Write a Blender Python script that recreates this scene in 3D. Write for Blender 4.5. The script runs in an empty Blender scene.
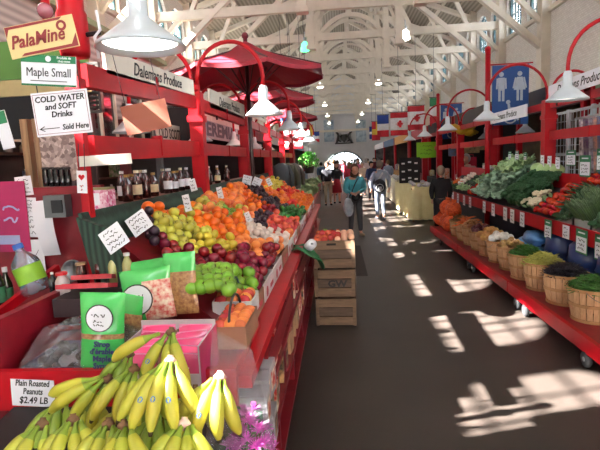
import bpy, bmesh, math, random
from mathutils import Vector, Matrix, Euler, noise
R = random.Random(7)
rad = math.radians
scene = bpy.context.scene
COL = scene.collection
# ------------------------------------------------------------------ camera
FP = 480.0; CAMH = 1.8
cr, sr = math.cos(rad(2.0)), math.sin(rad(2.0))
Yc = Vector((38, 66, -FP)).normalized()
c_ = (38 * cr + 66 * sr) / FP
Xc = Vector((cr, sr, c_)).normalized()
Zc = Xc.cross(Yc).normalized(); Xc = Yc.cross(Zc).normalized()
WtoC = Matrix((Xc, Yc, Zc)).transposed()      # columns: world axes seen in camera space
CtoW = WtoC.transposed()
cam = bpy.data.cameras.new('camera'); camo = bpy.data.objects.new('camera', cam); COL.objects.link(camo)
cam.sensor_width = 36; cam.lens = FP / 600 * 36; cam.clip_start = .05; cam.clip_end = 300
camo.matrix_world = Matrix.Translation((0, 0, CAMH)) @ CtoW.to_4x4()
scene.camera = camo
def ray(px, py):
    return CtoW @ Vector((px - 300, 225 - py, -FP))
def at(px, py, Y=None, X=None, z=None):
    d = ray(px, py)
    t = Y / d.y if Y is not None else (X / d.x if X is not None else (z - CAMH) / d.z)
    return Vector((0, 0, CAMH)) + d * t
def pix(p):
    v = WtoC @ (Vector(p) - Vector((0, 0, CAMH)))
    return 300 + FP * v.x / -v.z, 225 - FP * v.y / -v.z
# ------------------------------------------------------------------ world, sun, exposure
w = bpy.data.worlds.new('sky'); scene.world = w; w.use_nodes = True
bg = w.node_tree.nodes['Background']; bg.inputs[0].default_value = (.86, .92, 1.0, 1); bg.inputs[1].default_value = 11
sl = bpy.data.lights.new('sun', 'SUN'); sl.energy = 330; sl.angle = rad(.6); sl.color = (1, .95, .86)
so = bpy.data.objects.new('sun', sl); COL.objects.link(so)
sund = Vector((1, .30, -.885 * 1.044)).normalized()
so.rotation_euler = sund.to_track_quat('-Z', 'Y').to_euler(); so.location = (-8, -2, 9)
scene.view_settings.view_transform = 'Standard'; scene.view_settings.look = 'None'
scene.view_settings.gamma = 1; scene.view_settings.use_curve_mapping = False
scene.view_settings.exposure = 0.8
# ------------------------------------------------------------------ materials
def lin(h):
    if not isinstance(h, str): return tuple(h) + (1,)
    v = [int(h[i:i + 2], 16) / 255 for i in (0, 2, 4)]
    return tuple((x / 12.92 if x <= .04045 else ((x + .055) / 1.055) ** 2.4) for x in v) + (1,)
MATS = {}
def mat(key, col, rough=.55, metal=0, col2=None, scale=12, amt=.5, bump=0, bscale=None, rand=0, kind='noise', spec=.5, emit=0, trans=0, alpha=1, coat=0, stretch=None, hue=0):
    if key in MATS: return MATS[key]
    m = bpy.data.materials.new(key); MATS[key] = m; m.use_nodes = True
    nt = m.node_tree; N = nt.nodes; L = nt.links; bs = N['Principled BSDF']
    bs.inputs['Roughness'].default_value = rough; bs.inputs['Metallic'].default_value = metal
    bs.inputs['Specular IOR Level'].default_value = spec
    bs.inputs['Coat Weight'].default_value = coat
    bs.inputs['Transmission Weight'].default_value = trans; bs.inputs['Alpha'].default_value = alpha
    tc = N.new('ShaderNodeTexCoord'); mp = N.new('ShaderNodeMapping'); L.new(tc.outputs['Object'], mp.inputs[0])
    if stretch: mp.inputs['Scale'].default_value = stretch
    c1 = lin(col); c2 = lin(col2) if col2 else tuple(x * .8 for x in c1[:3]) + (1,)
    if kind == 'voronoi':
        t = N.new('ShaderNodeTexVoronoi'); t.inputs['Scale'].default_value = scale; out = t.outputs['Color']
        sp = N.new('ShaderNodeSeparateColor'); L.new(out, sp.inputs[0]); out = sp.outputs[0]
    elif kind == 'wave':
        t = N.new('ShaderNodeTexWave'); t.inputs['Scale'].default_value = scale; t.inputs['Distortion'].default_value = 2.5; out = t.outputs['Fac']
        t.inputs['Detail'].default_value = 3
    else:
        t = N.new('ShaderNodeTexNoise'); t.inputs['Scale'].default_value = scale; t.inputs['Detail'].default_value = 4; out = t.outputs['Fac']
    L.new(mp.outputs[0], t.inputs['Vector'])
    rmp = N.new('ShaderNodeMapRange'); rmp.inputs[1].default_value = .5 - .5 * amt if kind == 'noise' else 0
    rmp.inputs[2].default_value = .5 + .5 * amt if kind == 'noise' else 1
    rmp.clamp = True; L.new(out, rmp.inputs[0])
    mx = N.new('ShaderNodeMix'); mx.data_type = 'RGBA'; mx.inputs['A'].default_value = c1; mx.inputs['B'].default_value = c2
    L.new(rmp.outputs[0], mx.inputs['Factor']); src = mx.outputs['Result']
    if rand or hue:
        oi = N.new('ShaderNodeObjectInfo'); hs = N.new('ShaderNodeHueSaturation')
        a = N.new('ShaderNodeMapRange'); a.inputs[3].default_value = 1 - rand; a.inputs[4].default_value = 1 + rand
        L.new(oi.outputs['Random'], a.inputs[0]); L.new(a.outputs[0], hs.inputs['Value'])
        if hue:
            b = N.new('ShaderNodeMapRange'); b.inputs[3].default_value = .5 - hue; b.inputs[4].default_value = .5 + hue
            L.new(oi.outputs['Random'], b.inputs[0]); L.new(b.outputs[0], hs.inputs['Hue'])
        L.new(src, hs.inputs['Color']); src = hs.outputs['Color']
    L.new(src, bs.inputs['Base Color'])
    if bump:
        bt = N.new('ShaderNodeTexNoise'); bt.inputs['Scale'].default_value = bscale or scale * 3; L.new(mp.outputs[0], bt.inputs['Vector'])
        bn = N.new('ShaderNodeBump'); bn.inputs['Strength'].default_value = bump; bn.inputs['Distance'].default_value = .01
        L.new(bt.outputs['Fac'], bn.inputs['Height']); L.new(bn.outputs[0], bs.inputs['Normal'])
    if emit:
        bs.inputs['Emission Color'].default_value = c1; bs.inputs['Emission Strength'].default_value = emit
    return m
def film(key, col, opac=.3, rough=.15, gl=.35):
    """thin see-through sheet: mostly lets light pass, with a glossy skin"""
    if key in MATS: return MATS[key]
    m = bpy.data.materials.new(key); MATS[key] = m; m.use_nodes = True
    nt = m.node_tree; N = nt.nodes; L = nt.links; N.remove(N['Principled BSDF'])
    tr = N.new('ShaderNodeBsdfTransparent'); df = N.new('ShaderNodeBsdfDiffuse'); df.inputs[0].default_value = lin(col)
    g = N.new('ShaderNodeBsdfGlossy'); g.inputs['Roughness'].default_value = rough
    nz = N.new('ShaderNodeTexNoise'); nz.inputs['Scale'].default_value = 9; mr = N.new('ShaderNodeMapRange')
    mr.inputs[3].default_value = opac * .4; mr.inputs[4].default_value = min(1, opac * 1.6)
    tc = N.new('ShaderNodeTexCoord'); L.new(tc.outputs['Object'], nz.inputs['Vector']); L.new(nz.outputs['Fac'], mr.inputs[0])
    a = N.new('ShaderNodeMixShader'); L.new(mr.outputs[0], a.inputs[0]); L.new(tr.outputs[0], a.inputs[1]); L.new(df.outputs[0], a.inputs[2])
    fr = N.new('ShaderNodeFresnel'); ml = N.new('ShaderNodeMath'); ml.operation = 'MULTIPLY'; ml.inputs[1].default_value = gl * 2.5
    L.new(fr.outputs[0], ml.inputs[0])
    b = N.new('ShaderNodeMixShader'); L.new(ml.outputs[0], b.inputs[0]); L.new(a.outputs[0], b.inputs[1]); L.new(g.outputs[0], b.inputs[2])
    L.new(b.outputs[0], N['Material Output'].inputs[0]); return m
# ------------------------------------------------------------------ mesh builder
class B:
    def __init__(s): s.bm = bmesh.new(); s.mi = 0; s.sm = False
    def _fin(s, faces):
        for f in faces: f.material_index = s.mi; f.smooth = s.sm
    def mark(s): s._n = len(s.bm.faces)
    def close(s):
        s.bm.faces.ensure_lookup_table(); s._fin(s.bm.faces[s._n:])
    def poly(s, pts):
        f = s.bm.faces.new([s.bm.verts.new(p) for p in pts]); s._fin([f]); return f
    def hexa(s, p):      # 8 points: bottom loop then top loop
        v = [s.bm.verts.new(q) for q in p]
        fs = [(3, 2, 1, 0), (4, 5, 6, 7), (0, 1, 5, 4), (1, 2, 6, 5), (2, 3, 7, 6), (3, 0, 4, 7)]
        s._fin([s.bm.faces.new([v[i] for i in f]) for f in fs])
    def box(s, c, d, M=None):
        x, y, z = [k / 2 for k in d]
        p = [Vector(q) for q in ((-x, -y, -z), (x, -y, -z), (x, y, -z), (-x, y, -z), (-x, -y, z), (x, -y, z), (x, y, z), (-x, y, z))]
        if M is not None: p = [M @ q for q in p]
        s.hexa([Vector(c) + q for q in p])
    def beam(s, a, b, wd, ht, up=(0, 0, 1)):
        a, b = Vector(a), Vector(b); d = (b - a).normalized(); u = Vector(up)
        if abs(d.dot(u)) > .95: u = Vector((0, 1, 0))
        r = d.cross(u).normalized(); u = r.cross(d).normalized(); r *= wd / 2; u *= ht / 2
        s.hexa([a - r - u, a + r - u, b + r - u, b - r - u, a - r + u, a + r + u, b + r + u, b - r + u])
    def prism(s, pts, off):   # extrude polygon by vector
        off = Vector(off); a = [s.bm.verts.new(p) for p in pts]; b = [s.bm.verts.new(Vector(p) + off) for p in pts]; n = len(a)
        fs = [s.bm.faces.new(a[::-1]), s.bm.faces.new(b)] + [s.bm.faces.new((a[i], a[(i + 1) % n], b[(i + 1) % n], b[i])) for i in range(n)]
        s._fin(fs)
    def rings(s, rg, cap=True, closed=False):
        vs = [[s.bm.verts.new(p) for p in r] for r in rg]; n = len(vs[0]); fs = []
        k = len(vs)
        for i in range(k if closed else k - 1):
            A, C = vs[i], vs[(i + 1) % k]
            for j in range(n): fs.append(s.bm.faces.new((A[j], A[(j + 1) % n], C[(j + 1) % n], C[j])))
        if cap and not closed:
            if len(vs[0]) > 2: fs.append(s.bm.faces.new(vs[0][::-1])); fs.append(s.bm.faces.new(vs[-1]))
        s._fin(fs)
    def tube(s, pts, r, n=8, cap=True, closed=False):
        pts = [Vector(p) for p in pts]; rg = []; prev = None; k = len(pts)
        for i, p in enumerate(pts):
            if closed: d = pts[(i + 1) % k] - pts[i - 1]
            else: d = pts[min(i + 1, k - 1)] - pts[max(i - 1, 0)]
            d.normalize()
            if prev is None:
                u = Vector((0, 0, 1)) if abs(d.z) < .9 else Vector((1, 0, 0))
                u = (u - d * u.dot(d)).normalized()
            else: u = (prev - d * prev.dot(d)).normalized()
            prev = u; v = d.cross(u); rr = r[i] if isinstance(r, (list, tuple)) else r
            rg.append([p + (u * math.cos(2 * math.pi * j / n) + v * math.sin(2 * math.pi * j / n)) * rr for j in range(n)])
        s.rings(rg, cap, closed)
    def lathe(s, prof, c=(0, 0, 0), n=20, M=None, cap=False):
        c = Vector(c); rg = []
        for r, z in prof:
            ring = [Vector((max(r, 1e-4) * math.cos(2 * math.pi * j / n), max(r, 1e-4) * math.sin(2 * math.pi * j / n), z)) for j in range(n)]
            rg.append([c + (M @ q if M is not None else q) for q in ring])
        s.rings(rg, cap)
    def ball(s, c, r, n=12, sc=(1, 1, 1), M=None, nz=0, seed=0, fr=3):
        s.mark(); mm = Matrix.Translation(c) @ (M.to_4x4() if M is not None else Matrix()) @ Matrix.Diagonal((sc[0], sc[1], sc[2], 1))
        ret = bmesh.ops.create_uvsphere(s.bm, u_segments=n, v_segments=max(4, n * 2 // 3), radius=r)
        for v in ret['verts']:
            if nz: v.co *= 1 + nz * noise.noise(v.co / r * fr + Vector((seed, seed * 1.7, 0)))
            v.co = mm @ v.co
        s.close()
    def grid(s, fn, nu, nv, thick=0):
        vs = [[s.bm.verts.new(fn(i / nu, j / nv)) for j in range(nv + 1)] for i in range(nu + 1)]; fs = []
        for i in range(nu):
            for j in range(nv): fs.append(s.bm.faces.new((vs[i][j], vs[i + 1][j], vs[i + 1][j + 1], vs[i][j + 1])))
        s._fin(fs); return fs
    def done(s, name, mats, parent=None, loc=None, rot=None, world=False, base='z'):
        me = bpy.data.meshes.new(name)
        if not isinstance(mats, (list, tuple)): mats = [mats]
        bmesh.ops.recalc_face_normals(s.bm, faces=s.bm.faces)
        if world:
            if parent is not None: off = parent.location.copy()
            else:
                xs = [v.co for v in s.bm.verts]
                off = Vector(((min(v.x for v in xs) + max(v.x for v in xs)) / 2, (min(v.y for v in xs) + max(v.y for v in xs)) / 2, min(v.z for v in xs)))
                loc = off
            for v in s.bm.verts: v.co -= off
        s.bm.to_mesh(me); s.bm.free()
        for m in mats: me.materials.append(m)
        o = bpy.data.objects.new(name, me); COL.objects.link(o)
        if parent is not None: o.parent = parent
        if loc is not None: o.location = loc
        if rot is not None: o.rotation_euler = rot
        return o
def tag(o, label=None, cat=None, group=None, kind=None):
    if label: o['label'] = label
    if cat: o['category'] = cat
    if group: o['group'] = group
    if kind: o['kind'] = kind
    return o
def struct(o): o['kind'] = 'structure'; return o
def thing(name, label, cat, loc=(0, 0, 0), rot=None, group=None):
    o = bpy.data.objects.new(name, None); COL.objects.link(o); o.location = loc; o.empty_display_size = .1
    if rot: o.rotation_euler = rot
    return tag(o, label, cat, group)
def kids(o): return [c for c in ALLK.get(o.name, [])]
def dup(o, loc=None, rot=None, scale=None, label=None, group=None, children=None):
    c = o.copy(); COL.objects.link(c)
    if loc is not None: c.location = loc
    if rot is not None: c.rotation_euler = rot
    if scale is not None: c.scale = (scale,) * 3 if isinstance(scale, (int, float)) else scale
    if label: c['label'] = label
    if group: c['group'] = group
    for ch in o.children:
        d = ch.copy(); COL.objects.link(d); d.parent = c
        for g in ch.children:
            e = g.copy(); COL.objects.link(e); e.parent = d
    return c
def text(s, size, m, parent, loc, rot=(math.pi / 2, 0, 0), name='lettering', shear=0, ext=.0008, align='CENTER', sx=1, bold=.012):
    cu = bpy.data.curves.new(name, 'FONT'); cu.body = s; cu.size = size; cu.align_x = align; cu.align_y = 'CENTER'
    cu.shear = shear; cu.extrude = ext; cu.resolution_u = 2; cu.offset = bold * size; cu.space_line = .95
    o = bpy.data.objects.new(name, cu); COL.objects.link(o)
    me = bpy.data.meshes.new_from_object(o); bpy.data.objects.remove(o); bpy.data.curves.remove(cu)
    me.materials.clear(); me.materials.append(m)
    o = bpy.data.objects.new(name, me); COL.objects.link(o); o.parent = parent; o.location = loc; o.rotation_euler = rot; o.scale = (sx, 1, 1)
    return o
RED = mat('glossy red paint', 'B80A1C', .42, col2='9C0A18', scale=5, spec=.3)
DRED = mat('dark red board', '8C1626', .45, col2='6E101E', scale=7)
WHITE = mat('white card', 'EDEEF2', .6, col2='DDDEE6', scale=4)
INK = mat('black ink', '1B1A1E', .6)
GREENC = mat('green card', '1E7A4E', .5, col2='17693F', scale=5)
HALL = mat('hall white paint', 'DED3C2', .6, col2='D0C4B2', scale=3)
# ------------------------------------------------------------------ setting
XL, XR, XM = -5.45, 6.0, .6
YE = 48.0; T0, TS, NT = -7.0, 3.6, 16
trY = [T0 + TS * i for i in range(NT)]
fl = mat('speckled asphalt floor', '423A37', .42, col2='2E2926', scale=1.2, bump=.25, bscale=160)
nt = fl.node_tree; N = nt.nodes; L = nt.links; bs = N['Principled BSDF']
nz = N.new('ShaderNodeTexNoise'); nz.inputs['Scale'].default_value = 130; nz.inputs['Detail'].default_value = 3
tcn = [n for n in N if n.type == 'TEX_COORD'][0]; L.new(tcn.outputs['Object'], nz.inputs['Vector'])
rp = N.new('ShaderNodeMapRange'); rp.inputs[1].default_value = .35; rp.inputs[2].default_value = .7; rp.inputs[3].default_value = .7; rp.inputs[4].default_value = 1.5
L.new(nz.outputs['Fac'], rp.inputs[0]); old = bs.inputs['Base Color'].links[0].from_socket
vm = N.new('ShaderNodeVectorMath'); vm.operation = 'SCALE'; L.new(old, vm.inputs[0]); L.new(rp.outputs[0], vm.inputs['Scale']); L.new(vm.outputs[0], bs.inputs['Base Color'])
b = B(); b.box(((XL + XR) / 2, 22, -.1), (XR - XL + 8, 56, .2)); o = struct(b.done('floor', fl))
pm_ = at(368, 276, z=0); b = B(); b.box((pm_.x - .5, pm_.y + 1.3, .004), (1.0, 2.6, .006)); o = b.done('floor_mat', mat('dark rubber', '332C29', .7, bump=.3, scale=40), None, world=True); tag(o, 'flat dark floor mat lying on the aisle beyond the apple crates', 'mat')
# side walls, with paired round-topped windows high up in every bay
brick = mat('white painted brick', 'DAD2C8', .6)
nt = brick.node_tree; N = nt.nodes; L = nt.links; bs = N['Principled BSDF']
tcn = [n for n in N if n.type == 'TEX_COORD'][0]; sx = N.new('ShaderNodeSeparateXYZ'); cx = N.new('ShaderNodeCombineXYZ')
L.new(tcn.outputs['Object'], sx.inputs[0]); L.new(sx.outputs['Y'], cx.inputs[0]); L.new(sx.outputs['Z'], cx.inputs[1])
bt = N.new('ShaderNodeTexBrick'); bt.inputs['Scale'].default_value = 4.5; bt.inputs['Color1'].default_value = lin('DED6CC'); bt.inputs['Color2'].default_value = lin('D2C9BE'); bt.inputs['Mortar'].default_value = lin('B9B0A6')
bt.inputs['Mortar Size'].default_value = .015; L.new(cx.outputs[0], bt.inputs['Vector']); L.new(bt.outputs['Color'], bs.inputs['Base Color'])
teal = mat('dark teal window paint', '2B4A4E', .4); glass = film('window glass', 'DCEBF5', .03, .05, .3)
WB, WSP, WW = 5.7, 6.75, 1.32   # sill, springing, width
WT = 8.0
def arch(yc, n=10):
    r = WW / 2
    return [(yc + r * math.cos(math.pi * i / n), WSP + r * .75 * math.sin(math.pi * i / n)) for i in range(n + 1)]
wn = 0
def side_wall(X, sgn, nm):
    global wn
    b = B(); th = .3
    def bx(y0, y1, z0, z1): b.box((X + sgn * th / 2, (y0 + y1) / 2, (z0 + z1) / 2), (th, y1 - y0, z1 - z0))
    ys = sorted([t + TS * f for t in trY for f in (.25, .75)])
    ys = [y for y in ys if y < YE - 1.2]
    bx(trY[0] - .5, YE, 0, WB); prev = trY[0] - .5
    for yc in ys:
        bx(prev, yc - WW / 2, WB, WT)
        a = arch(yc); n = len(a) - 1
        for i in range(n):
            (y0, z0), (y1, z1) = a[i], a[i + 1]
            b.hexa([(X, y0, z0), (X, y1, z1), (X + sgn * th, y1, z1), (X + sgn * th, y0, z0), (X, y0, WT), (X, y1, WT), (X + sgn * th, y1, WT), (X + sgn * th, y0, WT)])
        prev = yc + WW / 2
    bx(prev, YE, WB, WT)
    struct(b.done(nm, brick))
    for yc in ys:
        wn += 1; f = B(); xx = X + sgn * .1; r = WW / 2
        a = arch(yc); out = [(yc + r, WB), ] + a + [(yc - r, WB)]
        inn = [(yc + (y - yc) * .88, WB + (z - WB) * .95 + .05) for y, z in out]
        k = len(out)
        for i in range(k):
            p, q, p2, q2 = out[i], out[(i + 1) % k], inn[i], inn[(i + 1) % k]
            f.hexa([(xx, p[0], p[1]), (xx, q[0], q[1]), (xx, q2[0], q2[1]), (xx, p2[0], p2[1]), (xx + sgn * .08, p[0], p[1]), (xx + sgn * .08, q[0], q[1]), (xx + sgn * .08, q2[0], q2[1]), (xx + sgn * .08, p2[0], p2[1])])
        for u in (-.33, 0, .33): f.box((xx + sgn * .04, yc + u * WW * .55, (WB + WSP) / 2 + .18), (.05, .028 if u else .045, WSP - WB + .36))
        for z in (WB + .35, WB + .7, WSP): f.box((xx + sgn * .04, yc, z), (.04, WW - .1, .025))
        wo = struct(f.done('window_%d' % wn, teal))
        g = B(); g.prism([(xx + sgn * .05, y, z) for y, z in inn], (sgn * .006, 0, 0)); g.done('pane', glass, wo)
side_wall(XL, -1, 'wall_left'); side_wall(XR, 1, 'wall_right')
# end wall
b = B(); b.box(((XL + XR) / 2, trY[0] - .65, 4.0), (XR - XL + .6, .3, 8.0)); struct(b.done('wall_back', brick))
b = B(); b.box(((XL + XR) / 2, YE + .15, 5.2), (XR - XL + .6, .3, 10.4)); struct(b.done('wall_end', mat('pale end wall paint', 'D4D2D2', .6, col2='C9C7C8', scale=2)))
# roof: boarded slopes rising to a raised middle
rf = mat('boarded grey white ceiling', 'B2A694', .65, kind='wave', col2='877C6E', scale=2.2, stretch=(1, 0, 0))
[n for n in rf.node_tree.nodes if n.type == 'TEX_WAVE'][0].inputs['Distortion'].default_value = 0
b = B(); y0, y1 = trY[0] - .5, YE
def slab(xa, za, xb, zb, t=.12): b.hexa([(xa, y0, za), (xb, y0, zb), (xb, y1, zb), (xa, y1, za), (xa, y0, za + t), (xb, y0, zb + t), (xb, y1, zb + t), (xa, y1, za + t)])
slab(XL, 7.6, XM - 1.5, 9.2); slab(XM - 1.5, 9.2, XM, 9.9); slab(XM, 9.9, XM + 1.5, 9.2); slab(XM + 1.5, 9.2, XR, 7.6)
struct(b.done('ceiling', rf))
CH = 6.2
def truss(Y, k):
    b = B(); D = .16
    b.box(((XL + XR) / 2, Y, CH), (XR - XL, D, .26))
    for s in (-1, 1):
        xp = XM + s * 1.27; xw = XL if s < 0 else XR
        b.box((xp, Y, 7.15), (.2, D + .04, 4.1))
        b.box((xp, Y, 5.05), (.28, D + .1, .12))
        b.box((xw - s * .12, Y, 3.9), (.24, .34, 7.8))                    # wall column
        b.beam((xw - s * .15, Y, 4.65), (xw - s * 4.0, Y, 7.95), D, .2, (0, 1, 0))   # long knee brace
        b.beam((xw - s * 1.0, Y + .02, CH), (xw - s * .15, Y + .02, 5.3), D * .8, .13, (0, 1, 0))
        b.beam((xw - s * 1.25, Y, CH), (xw - s * 1.9, Y, 7.6), D * .8, .12, (0, 1, 0))
        b.beam((xw - s * .1, Y, 7.4), (xp, Y, 9.0), D, .22, (0, 1, 0))    # rafter
        b.beam((xp, Y, 9.0), (XM, Y, 9.75), D, .2, (0, 1, 0))
        b.beam((xp - s * .1, Y, 8.3), (xp + s * .9, Y, CH + .1), D * .8, .14, (0, 1, 0))
        b.box((xp, Y, CH), (.3, D + .08, .34))
    n = 18
    for rr, zz, ww in ((1.36, 5.35, .11), (1.18, 5.35, .05)):
        pts = [(XM + rr * math.cos(math.pi * i / n), Y, zz + rr * 1.16 * math.sin(math.pi * i / n)) for i in range(n + 1)]
        for p, q in zip(pts, pts[1:]): b.beam(p, q, D * .9 if rr > 1.2 else D * .5, ww, (0, 1, 0))
    b.box((XM, Y, 7.9), (.12, D * .8, 2.1))
    pts = [(XM + 1.3 * math.cos(math.pi * i / n), Y, 7.6 + 1.3 * math.sin(math.pi * i / n)) for i in range(n + 1)]
    for p, q in zip(pts, pts[1:]): b.beam(p, q, D * .7, .08, (0, 1, 0))
    for s in (-1, 1):
        pts = [(XM + s * 1.12 + .16 * math.cos(math.pi * i / 6), Y, 7.05 + .16 * math.sin(math.pi * i / 6)) for i in range(13)]
        for p, q in zip(pts, pts[1:]): b.beam(p, q, D * .6, .05, (0, 1, 0))
    struct(b.done('trim_%d' % (k + 1), HALL))
for k, Y in enumerate(trY[2:]): truss(Y, k)
b = B()
for s in (-1, 1):
    xp = XM + s * 1.27
    b.box((xp, 22, 7.9), (.14, 50, .16)); b.box((xp, 22, 9.05), (.14, 50, .16))
    xw = XL if s < 0 else XR
    for f in (.33, .66): b.box((xw + (xp - xw) * f, 22, 7.55 + 1.5 * f), (.1, 50, .14))
    b.box((xw - s * .04, 22, 5.62), (.1, 51, .12))
struct(b.done('trim_30', HALL))
# pendant lamps under the trusses
lit = mat('lit glass shade', 'FFFBF0', .3, emit=9); litg = mat('lit glass shade with green cast', '58E8A0', .3, emit=2.2)
greyc = mat('grey enamel', 'B9BEC4', .35)
def roof_lamp(p, m, lab, grp):
    t = thing('pendant_lamp', lab, 'lamp', p, None, grp)
    b = B(); b.lathe([(.05, .42), (.06, .36), (.13, .3), (.17, .16), (.18, 0), (.12, -.03), (0, -.04)], n=14); b.sm = True; b.done('lamp_shade', m, t)
    b = B(); b.tube([(0, 0, .36), (0, 0, .75)], .02, 6); b.lathe([(.07, .36), (.07, .5), (.02, .54)], n=10); b.done('cap', greyc, t); return t
L1 = roof_lamp((XM + 1.45, trY[6], 5.12), lit, 'big lit glass pendant lamp under the nearest right roof post', None)
L2 = roof_lamp((XM - 1.45, trY[6], 4.98), litg, 'green tinted lit pendant lamp under the nearest left roof post', None)
L1.scale = (.72,) * 3; L2.scale = (.72,) * 3
for k in range(8, NT - 1, 2):
    dup(L1, (XM + 1.27, trY[k], 4.95), label='small lit pendant lamp in the long row down the hall roof', group='pendant lamps down the hall')
    dup(L1, (XM - 1.27, trY[k], 4.95), label='small lit pendant lamp in the long row down the hall roof', group='pendant lamps down the hall')
# end wall dressing
eb = mat('blue grey banner cloth', '5C7488', .7, col2='C8D2DA', scale=2.5, amt=.5)
for nm, xx in (('left', 329), ('right', 361)):
    p = at(xx, 131, Y=YE - .12); b = B(); b.box(p, (1.0, .05, 2.1)); bo = b.done('wall_banner', eb, None, world=True)
    tag(bo, 'tall blue grey banner on the end wall, %s of the coat of arms' % nm, 'banner')
p = at(344, 138, Y=YE - .2); t = thing('coat_of_arms', 'dark carved coat of arms mounted on the pale end wall', 'emblem', p)
dk = mat('dark bronze', '3D3733', .5, metal=.3)
b = B(); b.prism([(-.3, 0, .35), (.3, 0, .35), (.3, 0, -.1), (0, 0, -.45), (-.3, 0, -.1)], (0, .08, 0)); b.done('shield', dk, t)
for s in (-1, 1):
    b = B(); b.sm = True; b.tube([(s * .75, .04, -.45), (s * .6, .04, -.1), (s * .5, .04, .25), (s * .62, .04, .5), (s * .8, .04, .55)], [.08, .13, .14, .1, .05], 8)
    b.tube([(s * .5, .04, .2), (s * .3, .04, .15)], .05, 6); b.tube([(s * .55, .04, -.2), (s * .3, .04, -.35)], .06, 6); b.done('supporter', dk, t)
b = B(); b.box((0, .04, -.5), (1.8, .1, .12)); b.done('scroll', dk, t)
p = at(345, 163, Y=YE - .05)
b = B(); n = 20
for i in range(n):
    a0, a1 = math.pi * i / n, math.pi * (i + 1) / n
    b.beam((p.x + 1.9 * math.cos(a0), p.y, p.z - .8 + 1.9 * math.sin(a0)), (p.x + 1.9 * math.cos(a1), p.y, p.z - .8 + 1.9 * math.sin(a1)), .12, .12, (0, 1, 0))
for a0 in (45, 90, 135): b.beam((p.x, p.y, p.z - .8), (p.x + 1.9 * math.cos(rad(a0)), p.y, p.z - .8 + 1.9 * math.sin(rad(a0))), .08, .06, (0, 1, 0))
b.box((p.x, p.y, p.z - .8), (3.9, .12, .1)); wo = struct(b.done('window_90', teal))
b = B(); b.prism([(p.x + 1.85 * math.cos(math.pi * i / n), p.y + .02, p.z - .8 + 1.85 * math.sin(math.pi * i / n)) for i in range(n + 1)], (0, .02, 0)); b.done('pane', mat('daylit pane', 'F4FAFF', .3, emit=1.6), wo)
b = B(); b.box(((XL + XR) / 2, YE - .1, 4.55), (XR - XL, .25, .2)); struct(b.done('trim_40', HALL))
# ------------------------------------------------------------------ stall frames, gooseneck lamps
enam = mat('white enamel', 'CDD6DC', .28, col2='C2CCD4', coat=.4)
bulb = mat('lit frosted bulb', 'FFF8EC', .3, emit=3)
softb = mat('softly lit glass', 'F4F2EC', .3, emit=1.2)
inner = mat('bright enamel inside', 'FFFFFF', .3)
def goose(name_lab, post, dirx, dia, drop, bulb_on=True, lampd=.36, dy=0):
    """an arched pipe on a post top with its own enamel dome lamp"""
    x, y, z = post; t = thing('gooseneck_lamp', name_lab, 'lamp', (x, y, z))
    b = B(); b.sm = True; r = dia / 2; pts = [(0, 0, -.02), (0, 0, .1)]
    for i in range(17):
        a = math.pi * (1 - i / 16); pts.append((dirx * (r + r * math.cos(a)), dy * i / 16, .1 + r * math.sin(a) * 1.05))
    pts.append((dirx * dia, dy, .1 - drop)); b.tube(pts, .02, 8); b.done('arm', RED, t)
    e = Vector((dirx * dia, dy, .1 - drop))
    b = B(); b.sm = True; R2 = lampd / 2
    b.lathe([(.03, .03), (.042, 0), (.045, -.11), (.06, -.125), (.09, -.15), (R2 * .8, -.205), (R2, -.235), (R2 + .004, -.25), (R2 - .006, -.25), (R2 * .78, -.213), (.07, -.165), (0, -.15)], e, 28)
    sh = b.done('lamp_shade', enam, t)
    b = B(); b.lathe([(0, -.222), (R2 * .84, -.226), (R2 * .84, -.222), (0, -.216)], e, 24); b.done('diffuser', bulb if bulb_on else softb, t)
    return t
PX = -1.36
def post_box(fr, x, y, z0, z1, wx=.12, wy=.12):
    b = B(); b.box((0, 0, (z1 - z0) / 2), (wx, wy, z1 - z0)); b.box((0, 0, z1 - z0 - .25), (wx + .03, wy + .03, .06))
    t = b.done('post', RED, fr, loc=(x - fr.location.x, y - fr.location.y, z0))
    b = B(); b.sm = True; b.ball((0, 0, z1 - z0 + .05), .045, 12); b.done('finial', RED, t)
    return t
FL = thing('stall_rack', 'long red painted post and rail frame behind the fruit display', 'stall', (PX, 2.5, 0))
for i, Y in enumerate((2.5, 4.7, 7.1, 9.5, 11.9, 14.3)): post_box(FL, PX, Y, 0, 2.5, *((.045, .05) if i == 0 else (.125, .12)))
def rail(fr, x, ya, yb, z, ht, th=.06, za=None):
    b = B(); b.beam((x, ya, z if za is None else za), (x, yb, z), th, ht); b.box((x, (ya + yb) / 2, z), (th + .02, .03, ht + .01))
    return b.done('rail', RED, fr, world=True)
ns = ['nearest', 'second', 'third', 'fourth', 'fifth']
ys = (2.5, 4.7, 7.1, 9.5, 11.9, 14.3)
for i in range(5):
    rail(FL, PX, ys[i] + .08, ys[i + 1] - .08, 1.96, .14 if i == 0 else .12, za=1.92 if i == 0 else None)
    rail(FL, PX, ys[i] + .08, ys[i + 1] - .08, 2.4, .12, za=2.31 if i == 0 else None)
for i in range(1, 6):
    pl = ('first', 'second', 'third', 'fourth', 'fifth')[i - 1]
    goose('arched red lamp over the fruit, aisle side of the %s full post' % pl, (PX + .03, ys[i], 2.52), 1, .64, .12)
    goose('arched red lamp behind the fruit stall, back side of the %s full post' % pl, (PX - .03, ys[i], 2.52), -1, .64, .22)
goose('very large white enamel dome lamp on a red arm above the syrup signs', (PX + .03, 2.25, 2.52), 1, .44, .02, lampd=.40)
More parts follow.
